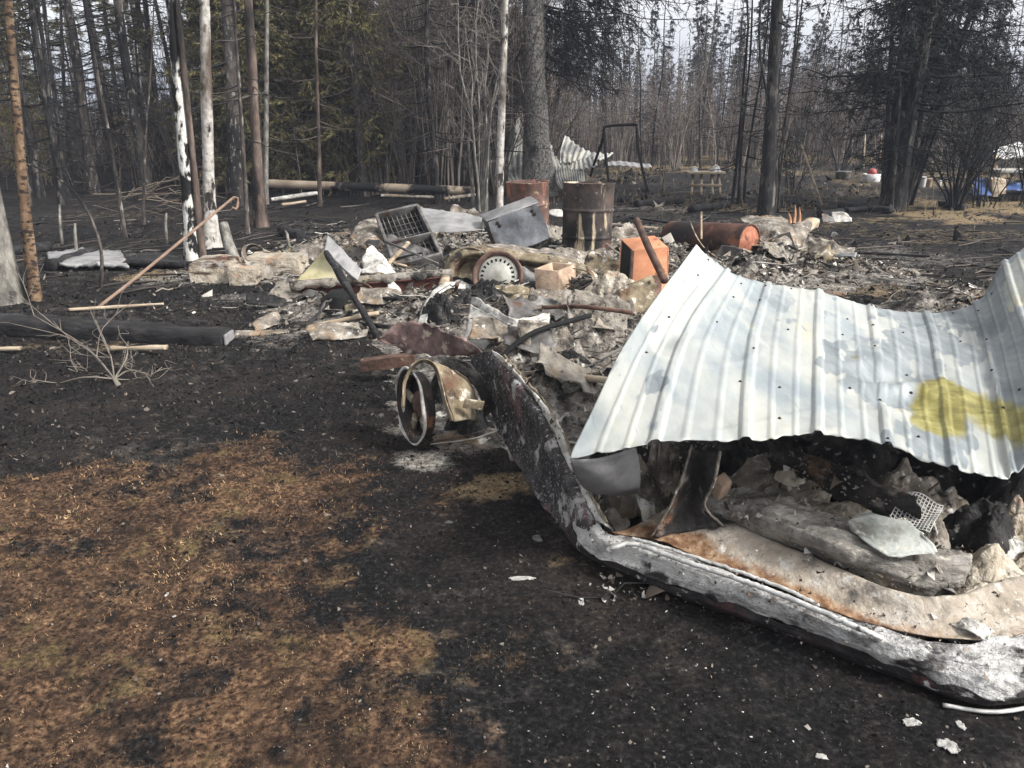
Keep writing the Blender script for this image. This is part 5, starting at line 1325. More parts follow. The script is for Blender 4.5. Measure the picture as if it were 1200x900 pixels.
# -- pale scorched blocks
M_foam = mat('scorched_foam', [rgb(132, 120, 104), rgb(166, 153, 134), rgb(188, 178, 162)], 9, [(rgb(70, 52, 42), 5, .52, .6, (.4, 1, 2.5)), (rgb(176, 128, 96), 4, .58, .68), (rgb(150, 146, 140), 8, .56, .64)], bump=1.0, bscale=40)
def rough_box(c, ax, ay, az, seed, amp=.012, n=11, freq=9, rnd_=.18):
    """a worn block: six subdivided faces, rounded and pitted together"""
    c, ax, ay, az = [np.asarray(x, float) for x in (c, ax, ay, az)]
    u = np.linspace(-1, 1, n); U, W = np.meshgrid(u, u); o = np.ones_like(U); mb = MB()
    for S in ((U, W, o), (W, U, -o), (o, U, W), (-o, W, U), (W, o, U), (U, -o, W)):
        S = np.stack(S, -1).reshape(-1, 3)
        ln = np.linalg.norm(S, axis=1, keepdims=True)
        S = S * (1 - rnd_ * np.clip((ln - 1.2) / .53, 0, 1) ** 2 * .5)
        V = c + S[:, :1] * ax + S[:, 1:2] * ay + S[:, 2:] * az
        nr = unit(S[:, :1] * ax / (ax @ ax) + S[:, 1:2] * ay / (ay @ ay) + S[:, 2:] * az / (az @ az))
        V = V + nr * (amp * fbm(V, freq, seed, 4, .6))[:, None]
        mb.grid(V, n, n)
    return mb
def block(name, TL, TR, BL, d, back, m, label, cat_, bev=.01, parent=None):
    """a block from three photo corners of its front face at distance d and its depth going back"""
    A, B, C = D(*TL, d), D(*TR, d), D(*BL, d)
    ax = (B - A) / 2; az = (C - A) / 2; ay = np.array(back, float) / 2
    if bev >= .02: return link(name, rough_box(A + ax + az + ay, ax, ay, -az, int(TL[0]), .014, 17, 7, .06), m, parent, label=label, cat=cat_)
    return link(name, MB().box(A + ax + az + ay, ax, ay, -az), m, parent, label=label, cat=cat_, bevel=bev)
block('pale_block', (221, 309), (268, 309), (223, 341), 7.4, (.02, .3, .03), M_foam, 'pale scorched block at the left end of the debris', 'block', .02)
block('pale_block', (288, 301), (350, 303), (289, 320), 7.6, (.05, .2, .02), M_foam, 'pale block with a burnt orange patch beside the split post', 'block', .03)
block('pale_block', (268, 314), (300, 316), (268, 338), 7.3, (.02, .2, .02), M_foam, 'small crumbling pale block under the split post', 'block', .02)
link('metal_coil', MB().grid(*loft([[D(284, 305, 7.9), D(285, 291, 7.95), D(296, 286, 8.0), D(308, 292, 8.0), D(306, 303, 7.95)], [D(290, 304, 8.1), D(291, 293, 8.15), D(300, 289, 8.2), D(313, 294, 8.2), D(330, 296, 8.2)]], 40, 10, .006, 8, 5, edge=.01)), M_ash, label='curled ash-coated metal strip behind the pale blocks', cat='metal strip', solid=.006)
# -- red channel beam with scalloped strip, yellow and grey panels, leaning post
ch = thing('channel_beam', D(430, 345, 6.7) * [1, 1, 0], 'long red-brown steel channel beam across the debris', 'beam')
A, B = D(342, 345, 6.75), D(531, 330, 6.95)
dz = unit(np.cross(B - A, [0, 1.0, 0])); dz = dz if dz[2] > 0 else -dz
dyv = unit(np.cross(dz, B - A))
link('web', MB().box((A + B) / 2, (B - A) / 2, dyv * .006, dz * .055), M_redrust, ch, bevel=.003)
link('flange', MB().box((A + B) / 2 + dz * .058 - dyv * .03, (B - A) / 2, dyv * .035, dz * .005), M_redrust, ch, bevel=.003)
link('flange', MB().box((A + B) / 2 - dz * .058 - dyv * .03, (B - A) / 2, dyv * .035, dz * .005), M_redrust, ch, bevel=.003)
s = np.linspace(0, 1, 120)
top_ = A + (B - A) * s[:, None] + dz * .12 - dyv * .07; bot_ = top_ - dz * (.05 + .025 * abs(np.sin(s * 34)))[:, None] - dyv * (.02 * np.sin(s * 34))[:, None]
link('scalloped_strip', MB().grid(np.concatenate([top_ + dyv * .05, top_, bot_]), 120, 3), M_ashw, label='tan scalloped metal strip along the red channel beam', cat='metal strip', solid=.006)
link('yellow_sheet', MB().grid(*loft([[D(384, 287, 6.9), D(383, 289, 6.88), D(382, 290, 6.86)], [D(362, 312, 6.85), D(380, 315, 6.8), D(394, 316, 6.75)], [D(344, 333, 6.8), D(372, 333, 6.75), D(402, 326, 6.7)]], 20, 24, .01, 5, 7)), M_yell, label='yellowed triangular sheet propped on the red beam', cat='metal sheet', solid=.006)
link('grey_board', MB().grid(*loft([[D(384, 276, 6.85), D(404, 296, 6.8), D(424, 317, 6.75)], [D(380, 293, 6.75), D(400, 312, 6.7), D(419, 330, 6.65)]], 30, 16, .012, 4, 8, edge=.006)), M_greym, label='tilted dull grey board beside the yellow triangular sheet', cat='board', solid=.02)
link('leaning_post', rough_bar(D(382, 296, 6.5), D(446, 399, 5.5), .05, .05, 13, .008), M_charwood, label='charred black post leaning across the debris', cat='post')
block('dark_box', (375, 351), (403, 349), (380, 383), 6.2, (.03, .25, .03), M_dark, 'small dark box below the red channel beam', 'box', .01)
link('cream_sheet', MB().grid(*loft([[D(404, 352, 6.3), D(436, 350, 6.3), D(470, 350, 6.3)], [D(404, 372, 6.05), D(425, 366, 6.1), D(462, 362, 6.15)], [D(402, 394, 5.8), D(410, 393, 5.85), D(424, 376, 6.0)]], 34, 24, .008, 5, 9, edge=.01)), M_tanm, label='cream tan scorched panel right of the dark box', cat='panel', solid=.01)
link('rusty_tube', rough_box((D(423, 428, 4.62) + D(487, 420, 4.62)) / 2, (D(487, 420, 4.62) - D(423, 428, 4.62)) / 2, (0, .04, 0), (0, 0, .034), 5, .004, 11, 8, .1), M_rust, label='short rusty square tube poking out beside the wheel', cat='steel tube')
# -- open crate with wire grid
cr = thing('metal_rack', D(480, 305, 8.0) * [1, 1, 0], 'tipped open metal rack with a wire grid inside', 'rack')
cs = [D(441, 251, 8.25), D(489, 240, 8.3), D(517, 297, 7.75), D(463, 311, 7.7)]
nrm = unit(np.cross(cs[1] - cs[0], cs[3] - cs[0])); nrm = -nrm if nrm[1] < 0 else nrm
for i in range(4):
    P_, Q_ = cs[i], cs[(i + 1) % 4]; dd_ = unit(Q_ - P_); iw = unit(np.cross(dd_, nrm))
    link('frame_side', MB().box((P_ + Q_) / 2 + nrm * .07, (Q_ - P_) / 2, iw * .016, nrm * .08), M_steel, cr, bevel=.004)
link('back_panel', MB().box(sum(cs) / 4 + nrm * .14, (cs[1] - cs[0]) / 2, (cs[3] - cs[0]) / 2, nrm * .006), M_char_shade, cr)
for k in range(1, 9):
    u = k / 9
    link('grid_wire', MB().tube([cs[0] * (1 - u) + cs[1] * u + nrm * .06, cs[3] * (1 - u) + cs[2] * u + nrm * .06], .005, 5), M_steel, cr)
    if k < 8: link('grid_wire', MB().tube([cs[0] * (1 - u) + cs[3] * u + nrm * .065, cs[1] * (1 - u) + cs[2] * u + nrm * .065], .005, 5), M_steel, cr)
link('shelf', MB().box((cs[0] + cs[3] * 1.6) / 2.6 * .5 + (cs[1] + cs[2] * 1.6) / 2.6 * .5 + nrm * .05, (cs[1] - cs[0]) / 2, nrm * .08, unit(cs[3] - cs[0]) * .01), M_steel, cr, bevel=.003)
link('rack_bar', rough_bar(D(452, 283, 7.6), D(514, 309, 7.4), .02, .02, 15, .003), M_steel, label='thin bent steel bar across the tipped rack', cat='steel bar')
link('grey_sheet', MB().grid(*loft([[D(488, 243, 8.9), D(525, 247, 8.9), D(564, 254, 8.9)], [D(492, 258, 8.6), D(530, 262, 8.6), D(566, 266, 8.6)], [D(500, 272, 8.4), D(535, 272, 8.4), D(568, 270, 8.4)]], 40, 20, .012, 4, 10, edge=.012)), M_greym, label='dull grey sheet metal between the rack and the cabinet', cat='metal sheet', solid=.006)
link('mottled_sheet', MB().grid(*loft([[D(408, 277, 8.4), D(425, 262, 8.5), D(442, 255, 8.6)], [D(415, 283, 8.2), D(432, 274, 8.2), D(446, 272, 8.3)], [D(420, 290, 8.0), D(440, 282, 8.0), D(452, 285, 8.0)]], 30, 16, .02, 4, 11, edge=.02)), M_ash, label='crumpled ash-coated sheet left of the tipped rack', cat='metal sheet', solid=.006)
link('white_crumple', MB().grid(*loft([[D(424, 300, 7.3), D(438, 292, 7.4), D(455, 305, 7.4)], [D(424, 312, 7.2), D(442, 306, 7.2), D(462, 318, 7.2)], [D(426, 322, 7.0), D(444, 322, 7.0), D(468, 324, 7.0)]], 34, 24, .03, 5, 12, edge=.02)), M_paleash, label='crumpled whitish foil below the tipped rack', cat='foil', solid=.004)
# -- steel cabinet
M_cab = mat('blued_steel', [rgb(62, 64, 70), rgb(94, 97, 103), rgb(128, 130, 134)], 4, [(rgb(48, 46, 46), 3, .5, .64), (rgb(98, 74, 62), 6, .62, .7), (rgb(150, 148, 146), 7, .62, .7, (1, 1, .3))], rough=.55, metal=.3, bump=.25, bscale=30)
A, B, C = D(571, 260, 8.4), D(631, 238, 8.45), D(586, 301, 8.38)
ax, az, ay = (B - A) / 2, (C - A) / 2, np.array([-.08, .27, .03]) / 2
cab = link('steel_cabinet', rough_box(A + ax + az + ay, ax, ay, -az, 12, .012, 16, 4, .05), M_cab, label='tilted grey steel cabinet in front of the hidden drum', cat='cabinet')
fn = unit(np.cross(ax, az)); fn = -fn if fn[1] > 0 else fn
for u, v in ((.19, .22), (.17, .13), (.86, .24), (.84, .14)):
    p = A + 2 * ax * u + 2 * az * v
    link('hole', MB().lathe([(0, .004), (.016, .004), (.019, .002), (.019, -.004)], 14, axis_matrix(p, fn)), M_dark, cab)  # black discs in place of openings, their shade put into the colour
link('lid_flange', MB().box(A + ax + ay * 1.0 - unit(az) * .012, ax * 1.03, ay * 1.04, unit(az) * .008), M_greym, cab, bevel=.003)
# -- drums
M_drum = mat('burnt_drum', [rgb(46, 40, 39), rgb(74, 64, 60), rgb(104, 90, 82)], 4, [(rgb(30, 28, 29), 2.2, .46, .6), (rgb(112, 72, 56), 3.4, .60, .70), (rgb(196, 176, 144), 3.2, .54, .60, (2.2, 2.2, .35)), (rgb(172, 160, 144), 16, .64, .7)], rough=.75, metal=.15, bump=.3, bscale=30)
M_drum2 = mat('rusted_drum', [rgb(62, 46, 41), rgb(98, 72, 62), rgb(130, 98, 84)], 5, [(rgb(50, 42, 40), 3, .52, .64), (rgb(176, 106, 72), 3, .55, .62, (1, 1, .5)), (rgb(188, 160, 130), 9, .62, .7)], rough=.8, bump=.3, bscale=30)
def drum(px, d, z, label, m, seed, lean=(0, 0, 0), h=.88):
    p = D(px, 200, d); y = p[1]; p[2] = z
    e = thing('oil_drum', p, label, 'drum')
    e.rotation_euler = lean
    prof = [(.285, 0), (.292, .006), (.285, .02)]
    for zz in (h / 3, 2 * h / 3): prof += [(.283, zz - .03), (.284, zz - .018), (.296, zz - .006), (.296, zz + .006), (.284, zz + .018), (.283, zz + .03)]
    prof += [(.284, h - .02), (.292, h - .008), (.292, h), (.284, h), (.278, h - .006), (.278, h - .03)]
    wob = lambda V: 1 + .03 * fbm(V, 2.6, seed, 3) - .05 * np.exp(-((V[:, 2] - .55) / .12) ** 2) * np.clip(vnoise(V[:, :2], 4, seed), 0, 1)
    body = MB().lathe(prof, 56, None, None, wob)
    o = link('body', body, m, e, local=True)
    link('lid', MB().lathe([(.279, h - .018), (.2, h - .02), (.1, h - .024), (0, h - .024)], 40), M_rust, e, local=True)
    b = MB().lathe([(.028, h - .02), (.028, h - .008), (.02, h - .006), (0, h - .006)], 14); 
    link('bung', MB().add(b.verts() + [.17, .05, 0], np.concatenate(b.q)), M_steel, e, local=True)
drum(690, 8.45, -.04, 'rusty burnt oil drum with pale streaks standing upright', M_drum, 4, (.02, .03, 1.9))
drum(620, 10.2, -.16, 'reddish rusted drum half hidden by the steel cabinet', M_drum2, 9, (0, -.02, .4))
link('white_disc', MB().lathe([(0, .02), (.10, .02), (.13, .015), (.135, .0), (.13, -.005), (0, -.005)], 28, axis_matrix(D(653, 250, 10.6), (0.05, -.25, 1))), M_paleash, label='round white lid lying between the two drums', cat='lid')
# -- lying tank
T1, T2 = D(785, 277, 9.35), D(879, 283, 8.45)
LT = np.linalg.norm(T2 - T1); MT = axis_matrix(T1, T2 - T1)
tank = link('steel_tank', MB().lathe([(0, -.05), (.09, -.04), (.15, -.01), (.185, .03), (.19, .2), (.188, LT * .5), (.19, LT - .06), (.193, LT - .01), (.191, LT), (.176, LT), (.172, LT - .014)], 48, MT, None, None), mat('brown_tank', [rgb(62, 40, 34), rgb(98, 64, 52), rgb(128, 88, 72)], 3, [(rgb(44, 40, 40), 2, .5, .64), (rgb(172, 106, 72), 2.4, .58, .68)], rough=.7, metal=.2, bump=.2), label='rust-brown cylindrical tank lying on its side', cat='tank')
link('end_cap', MB().lathe([(.174, LT - .012), (.12, LT - .008), (.115, LT - .004), (.05, LT + .004), (0, LT + .006)], 40, MT), mat('orange_rust_cap', [rgb(132, 74, 50), rgb(170, 100, 68), rgb(196, 134, 98)], 9, [(rgb(110, 66, 50), 8, .56, .64)], bump=.3), tank)
link('tag', MB().lathe([(0, .003), (.012, .003), (.012, -.002)], 10, axis_matrix(T1 + (T2 - T1) * .72 + np.array([-.03, -.165, .03]), (-.3, -.95, .1))), M_paleash, tank)
# -- burnt roll of debris right of the tank
link('ash_bundle', MB().grid(*loft([[D(868, 258, 9.2), D(895, 252, 9.3), D(925, 258, 9.3), D(945, 268, 9.2)], [D(880, 268, 8.8), D(905, 262, 8.7), D(930, 264, 8.8), D(950, 262, 8.9)], [D(890, 285, 8.5), D(910, 282, 8.4), D(930, 278, 8.5), D(948, 270, 8.7)], [D(884, 299, 8.4), D(905, 300, 8.3), D(925, 296, 8.4), D(940, 288, 8.5)]], 60, 40, .03, 5, 14, edge=.02)), M_ash, label='ash-crusted burnt bundle right of the lying tank', cat='bundle', solid=.02)
link('split_log', rough_bar(D(915, 282, 8.8), D(952, 262, 9.3), .16, .12, 17, .02), M_wood, label='pale split log end at the right of the burnt bundle', cat='log')
M_split = mat('fresh_split_wood', [rgb(126, 82, 54), rgb(164, 114, 78), rgb(188, 146, 108)], 12, stretch=(1, 1, .3), bump=.4)
for i, (a, b, c, d_) in enumerate([(930, 262, 932, 240), (936, 264, 937, 243), (926, 262, 924, 249)]):
    link('orange_splinter', MB().tube([D(a, b, 8.9), D(a * .5 + c * .5 + 1, b * .5 + d_ * .5, 8.9), D(c, d_, 8.9)], [.024, .018, .004], 5), M_split, label=['middle and largest', 'right-hand', 'left-hand'][i] + ' orange splinter sticking up from the burnt bundle', cat='splinter')
for i, (a, b, d1, c, e_, d2, w) in enumerate([(806, 305, 8.2, 905, 301, 8.3, .1), (820, 312, 7.9, 925, 322, 7.4, .05), (900, 276, 8.6, 972, 312, 7.9, .03), (850, 316, 7.7, 965, 298, 8.3, .05), (868, 326, 7.3, 935, 309, 7.9, .05), (1000, 296, 8.9, 1090, 300, 8.6, .03), (700, 262, 11.5, 770, 268, 11.0, .12), (740, 255, 12, 800, 262, 11.6, .1), (1060, 240, 14, 990, 246, 13.6, .18), (730, 330, 7.0, 700, 300, 7.9, .05)]):
    link('charred_board', rough_bar(D(a, b, d1), D(c, e_, d2), w, max(.025, w * .4), 40 + i, .01), M_charwood if i % 3 else M_ash, label=['grey board lying in front of the lying tank', 'thin dark stick right behind the sheet peak', 'straight charred pole slanting right of the burnt bundle', 'charred stick crossing the rubble behind the sheet', 'short charred stick nearest the sheet top edge', 'thin charred stick on the open ground behind the sheet', 'dark board on the ground just right of the upright drum', 'charred board farther back right of the upright drum', 'long low black log right of the lone dark trunk', 'charred stick left of the orange box'][i], cat='board')
link('wire_loop', MB().tube(catmull([D(808, 258, 8.3), D(815, 275, 8.2), D(825, 290, 8.1), D(838, 300, 8.0), D(845, 305, 7.9)], 30), .007, 5), M_wood, label='pale bent wire over the lying tank', cat='wire')
link('wood_splint', edge_bar(D(822, 248, 8.4), D(822, 280, 8.2), .02, .012), M_wood, label='short pale upright splint in front of the lying tank', cat='splint', bevel=.003)
# -- orange box and leaning pipe
A, B, C = D(741, 294, 6.3), D(782, 290, 6.2), D(738, 346, 6.05)
ax, az, ay = (B - A) / 2, (C - A) / 2, np.array([-.06, .26, .05]) / 2
ob = thing('orange_box', G(755, 350), 'rust-orange steel box with its dark left side open', 'box')
ct = A + ax + az + ay
link('front', MB().box(ct - ay, ax, unit(ay) * .005, -az), M_orangebox, ob, bevel=.004)
link('back', MB().box(ct + ay, ax, unit(ay) * .005, -az), M_orangebox, ob, bevel=.004)
link('top', MB().box(ct - az - unit(az) * .006, ax, ay * 1.04, unit(az) * .005), M_orangebox, ob, bevel=.004)
link('right_side', MB().box(ct + ax + unit(ax) * .006, unit(ax) * .005, ay * 1.04, -az), M_orangebox, ob, bevel=.004)
link('inside', MB().box(ct - ax * .93, unit(ax) * .004, ay * .96, -az * .97), M_dark, ob)  # black plate stands in for the shade of the open left side
link('rim', MB().box(ct - ax - ay * 1.02, unit(ax) * .012, unit(ay) * .012, -az * 1.02), M_rust, ob, bevel=.003)
link('torn_flap', MB().grid(*loft([[D(747, 330, 6.0), D(760, 325, 6.0), D(775, 322, 6.0)], [D(752, 342, 5.9), D(764, 338, 5.85), D(776, 330, 5.9)], [D(758, 350, 5.85), D(766, 350, 5.8), D(774, 342, 5.85)]], 20, 14, .01, 6, 15)), M_rust, ob, solid=.005)
link('rusty_pipe', MB().tube([D(746, 258, 6.3), D(760, 290, 6.0), D(779, 329, 5.7)], [.028, .029, .03], 14, True), M_rust, label='rusty pipe leaning on the orange box', cat='pipe')
# -- clay flue block on a slotted block
def flue():
    A, B, C = D(626, 315, 6.5), D(654, 318, 6.35), D(628, 344, 6.4)
    e = thing('clay_block', G(645, 350, .2), 'square hollow clay flue block standing on the slotted block', 'clay block')
    X = (B - A); Z = (A - C); Yv = np.array([.16, .22, .02]); O = C
    w = .022
    ux, uy = unit(X), unit(Yv); mx, my, mz = X / 2, Yv / 2, Z / 2; ctr = O + mx + my + mz
    for nm, off, a1, a2 in (('wall', -my + uy * w / 2, mx, uy * w / 2), ('wall', my - uy * w / 2, mx, uy * w / 2), ('wall', -mx + ux * w / 2, ux * w / 2, my - uy * w), ('wall', mx - ux * w / 2, ux * w / 2, my - uy * w)):
        link(nm, MB().box(ctr + off, a1, a2, mz), M_clay, e, bevel=.004)
    link('floor', MB().box(O + mx + my + unit(Z) * .02, mx * .9, my * .9, unit(Z) * .01), M_clay, e)
    e2 = thing('slotted_block', G(665, 360, .1), 'tan slotted masonry block under the clay flue', 'masonry block')
    A, B, C = D(640, 349, 6.3), D(686, 340, 6.35), D(643, 358, 6.28)
    X = B - A; Z = A - C; Yv = np.array([.03, .2, .02]); mx, mz = X / 2, Z / 2
    link('top_slab', MB().box(A + mx + Yv / 2 + unit(Z) * .0, mx * 1.05, Yv / 2, unit(Z) * .015), M_clay, e2, bevel=.004)
    link('bottom_slab', MB().box(C + mx + Yv / 2 - unit(Z) * .02, mx, Yv / 2, unit(Z) * .012), M_clay, e2, bevel=.004)
    for u in (.03, .35, .68, .97):
        link('web', MB().box(C + X * u + Yv / 2 + Z * .35, unit(X) * .013, Yv / 2 * .98, unit(Z) * .026), M_clay, e2, bevel=.003)
flue()
# -- tan car panel with wheel openings, hubcapped wheel
cp = thing('scorched_car_body', G(610, 345, .2), 'tan scorched car side panel with round wheel openings', 'car panel')
o0 = [D(*p, d) for p, d in [((520, 338), 7.0), ((521, 312), 7.0), ((532, 294), 7.0), ((556, 289), 7.0), ((600, 293), 7.0), ((650, 301), 6.95), ((690, 314), 6.9), ((720, 344), 6.85)]]
o1 = [D(*p, d) for p, d in [((526, 338), 6.92), ((528, 316), 6.92), ((538, 302), 6.92), ((558, 297), 6.92), ((600, 303), 6.92), ((650, 310), 6.87), ((684, 322), 6.82), ((706, 344), 6.77)]]
o2 = [D(*p, d) for p, d in [((534, 340), 7.05), ((536, 318), 7.05), ((545, 308), 7.05), ((560, 305), 7.05), ((600, 310), 7.05), ((648, 318), 7.0), ((676, 328), 6.95), ((694, 344), 6.9)]]
link('arch_flange', MB().grid(*loft([o0, o1, o2], 110, 16, .008, 7, 16, edge=.006)), M_tanm, cp, solid=.005)
def dish(c, r, ax, m, nm, depth, parent):
    link(nm, MB().lathe([(r, 0), (r * .9, -depth * .5), (r * .6, -depth * .9), (0, -depth)], 36, axis_matrix(c, ax), None, lambda V: 1 + .06 * vnoise(V, 6, 3)), m, parent, solid=.005)
dish(D(549, 318, 6.95), .21, (-.1, -.95, .25), M_tanm, 'wheel_well', .12, cp)
dish(D(680, 333, 6.75), .10, (.1, -.95, .25), M_tanm, 'wheel_well', .06, cp)
link('top_skin', MB().grid(*loft([[D(565, 286, 7.3), D(610, 288, 7.3), D(660, 296, 7.3), D(705, 318, 7.2)], [D(556, 290, 7.02), D(604, 294, 7.02), D(652, 302, 6.97), D(712, 332, 6.87)]], 70, 16, .02, 5, 18, edge=.015)), M_ash, cp, solid=.005)
MH = axis_matrix(D(584, 324, 6.7), (-.18, -.93, .28))
hw = thing('loose_wheel', D(584, 350, 6.7) * [1, 1, 0], 'rusty car wheel with a pale slotted hubcap', 'wheel')
link('rim', MB().lathe([(.15, -.10), (.2, -.1), (.215, -.09), (.205, -.06), (.19, -.03), (.19, .01), (.21, .03), (.222, .045), (.215, .055), (.195, .045), (.18, .02), (.17, .0)], 48, MH), mat('rusty_rim', [rgb(74, 54, 47), rgb(110, 83, 73), rgb(140, 112, 100)], 8, [(rgb(60, 52, 50), 4, .54, .66)], bump=.3), hw)
cap = link('hubcap', MB().lathe([(.178, .015), (.172, .028), (.15, .03), (.125, .036), (.105, .044), (.07, .056), (.03, .064), (0, .066)], 48, MH), mat('hubcap', [rgb(150, 146, 134), rgb(192, 190, 180), rgb(210, 208, 200)], 7, [(rgb(150, 138, 104), 4, .56, .68)], rough=.45, metal=.4, bump=.15), hw)
for k in range(22):
    a = k * 2 * math.pi / 22; r3 = MH.to_3x3(); c = MH @ Vector((math.cos(a) * .138, math.sin(a) * .138, .034))
    link('slot', MB().box(c, r3 @ Vector((math.cos(a), math.sin(a), 0)) * .013, r3 @ Vector((-math.sin(a), math.cos(a), 0)) * .008, r3 @ Vector((0, 0, 1)) * .003), M_dark, cap)  # black blocks instead of cut slots, coloured as the shade in them
# -- curved white hull-like panel and its charred filling
link('burnt_sheet', MB().grid(*loft([glz([(552, 358, .34), (585, 372, .33), (612, 382, .32), (645, 366, .34)]), glz([(548, 385, .24), (580, 397, .22), (610, 398, .22), (640, 384, .26)]), glz([(543, 404, .16), (570, 412, .14), (598, 412, .14), (612, 402, .18)])], 50, 26, .012, 4, 19, edge=.012)), M_paleash, label='curved whitish burnt panel in the middle of the heap', cat='panel', solid=.01)
link('curved_band', MB().grid(*loft([[D(487, 392, 5.7), D(493, 368, 5.8), D(504, 346, 6.0), D(522, 331, 6.1), D(546, 334, 6.2)], [D(497, 392, 5.65), D(502, 370, 5.75), D(512, 350, 5.95), D(526, 338, 6.05), D(545, 340, 6.15)]], 50, 8, .008, 8, 20, edge=.006)), M_paleash, label='pale curved band arching left of the charred mound', cat='metal band', solid=.012)
mound('charred_mound', hh(565, 372), .34, .22, .22, M_char_shade, 'black charred mound between the pale curved band and white panel', 'charcoal', 31, amp=.35)
mound('charred_mound', hh(515, 385), .14, .12, .16, M_char_shade, 'small charred mound inside the pale curved band', 'charcoal', 32, amp=.35)
link('white_strip', MB().grid(*loft([glz([(555, 348, .42), (580, 362, .40), (605, 374, .38), (640, 366, .38)]), glz([(552, 356, .38), (576, 370, .36), (604, 384, .33), (642, 374, .34)])], 50, 8, .012, 7, 21, edge=.01)), M_paleash, label='white ash-coated strip curving along the charred mound', cat='metal strip', solid=.008)
link('burnt_beam_end', rough_bar(D(612, 384, 5.55), D(655, 366, 5.75), .09, .08, 23, .01), M_charwood, label='brown charred beam end in the middle of the heap', cat='beam')
link('burnt_beam_end', rough_bar(D(600, 352, 6.1), D(636, 362, 5.9), .05, .05, 24, .008), M_charwood, label='small charred beam piece below the clay flue', cat='beam')
TC1, TC2 = D(678, 378, 5.35), D(716, 408, 4.95); LC = np.linalg.norm(TC2 - TC1)
link('burnt_canister', MB().lathe([(0, 0), (.06, .002), (.075, .02), (.078, LC * .5), (.075, LC * .75), (.082, LC * .78), (.06, LC * .95), (.03, LC), (0, LC)], 26, axis_matrix(TC1, TC2 - TC1), None, lambda V: 1 + .12 * fbm(V, 9, 5, 3)), M_paleash, label='pale burnt canister lying left of the metal sheet', cat='canister')
mound('ash_clod', hh(715, 372), .30, .2, .18, M_tanash, 'tan ash mass between the orange box and burnt canister', 'ash clod', 33, amp=.35)
mound('ash_clod', hh(660, 375), .2, .14, .12, M_ash, 'grey ash clod below the slotted block', 'ash clod', 34, amp=.4)
mound('ash_clod', hh(620, 425), .22, .14, .10, M_ash, 'mixed ash clod on the heap above the side panel', 'ash clod', 35, amp=.4)
link('maroon_lump', MB().lathe([(0, 0), (.05, .02), (.07, .08), (.06, .16), (.03, .2), (0, .2)], 20, axis_matrix(D(690, 350, 6.1), (1, .1, .35)), None, lambda V: 1 + .2 * fbm(V, 8, 2, 3)), M_redrust, label='small maroon rounded lump right of the slotted block', cat='lump')
# assorted scraps lying in the heap: individual pieces, alike
RS = np.random.default_rng(44)
for i in range(64):
    if i < 46: px, py = RS.uniform(340, 760), RS.uniform(262, 400)
    else: px, py = RS.uniform(800, 1000), RS.uniform(255, 320)
    if 470 < px < 600 and py > 380: continue
    p = hh(px, py) + [0, 0, .02]; a = RS.uniform(0, 3.14); l = RS.uniform(.1, .38); w = RS.uniform(.02, .09)
    d = np.array([math.cos(a), math.sin(a), RS.normal(.1, .3)]); 
    if i % 3 == 0:
        mb = rough_bar(p - d * l / 2, p + d * l / 2, w * .7, w * .5, 300 + i, .008, 14, 10)
        link('charred_stick', mb, [M_charwood, M_wood, M_ash][i % 4 % 3], label='short charred stick lying in the ash heap', cat='stick', group='sticks in the ash heap')
    else:
        n2 = unit(np.cross(d, [0, 0, 1.0])) * w * 1.2 + np.array([0, 0, RS.normal(0, .05)])
        mb = MB().grid(*loft([[p - d * l / 2 - n2, p - n2 + [0, 0, .03], p + d * l / 2 - n2], [p - d * l / 2 + n2, p + n2 + [0, 0, .05], p + d * l / 2 + n2]], 18, 10, .02, 7, 400 + i, edge=.02))
        link('metal_scrap', mb, [M_ash, M_steel, M_tanm, M_rust, M_paleash, M_greym][i % 6], label='crumpled burnt metal scrap half buried in the ash heap', cat='scrap', group='scraps in the ash heap', solid=.004)

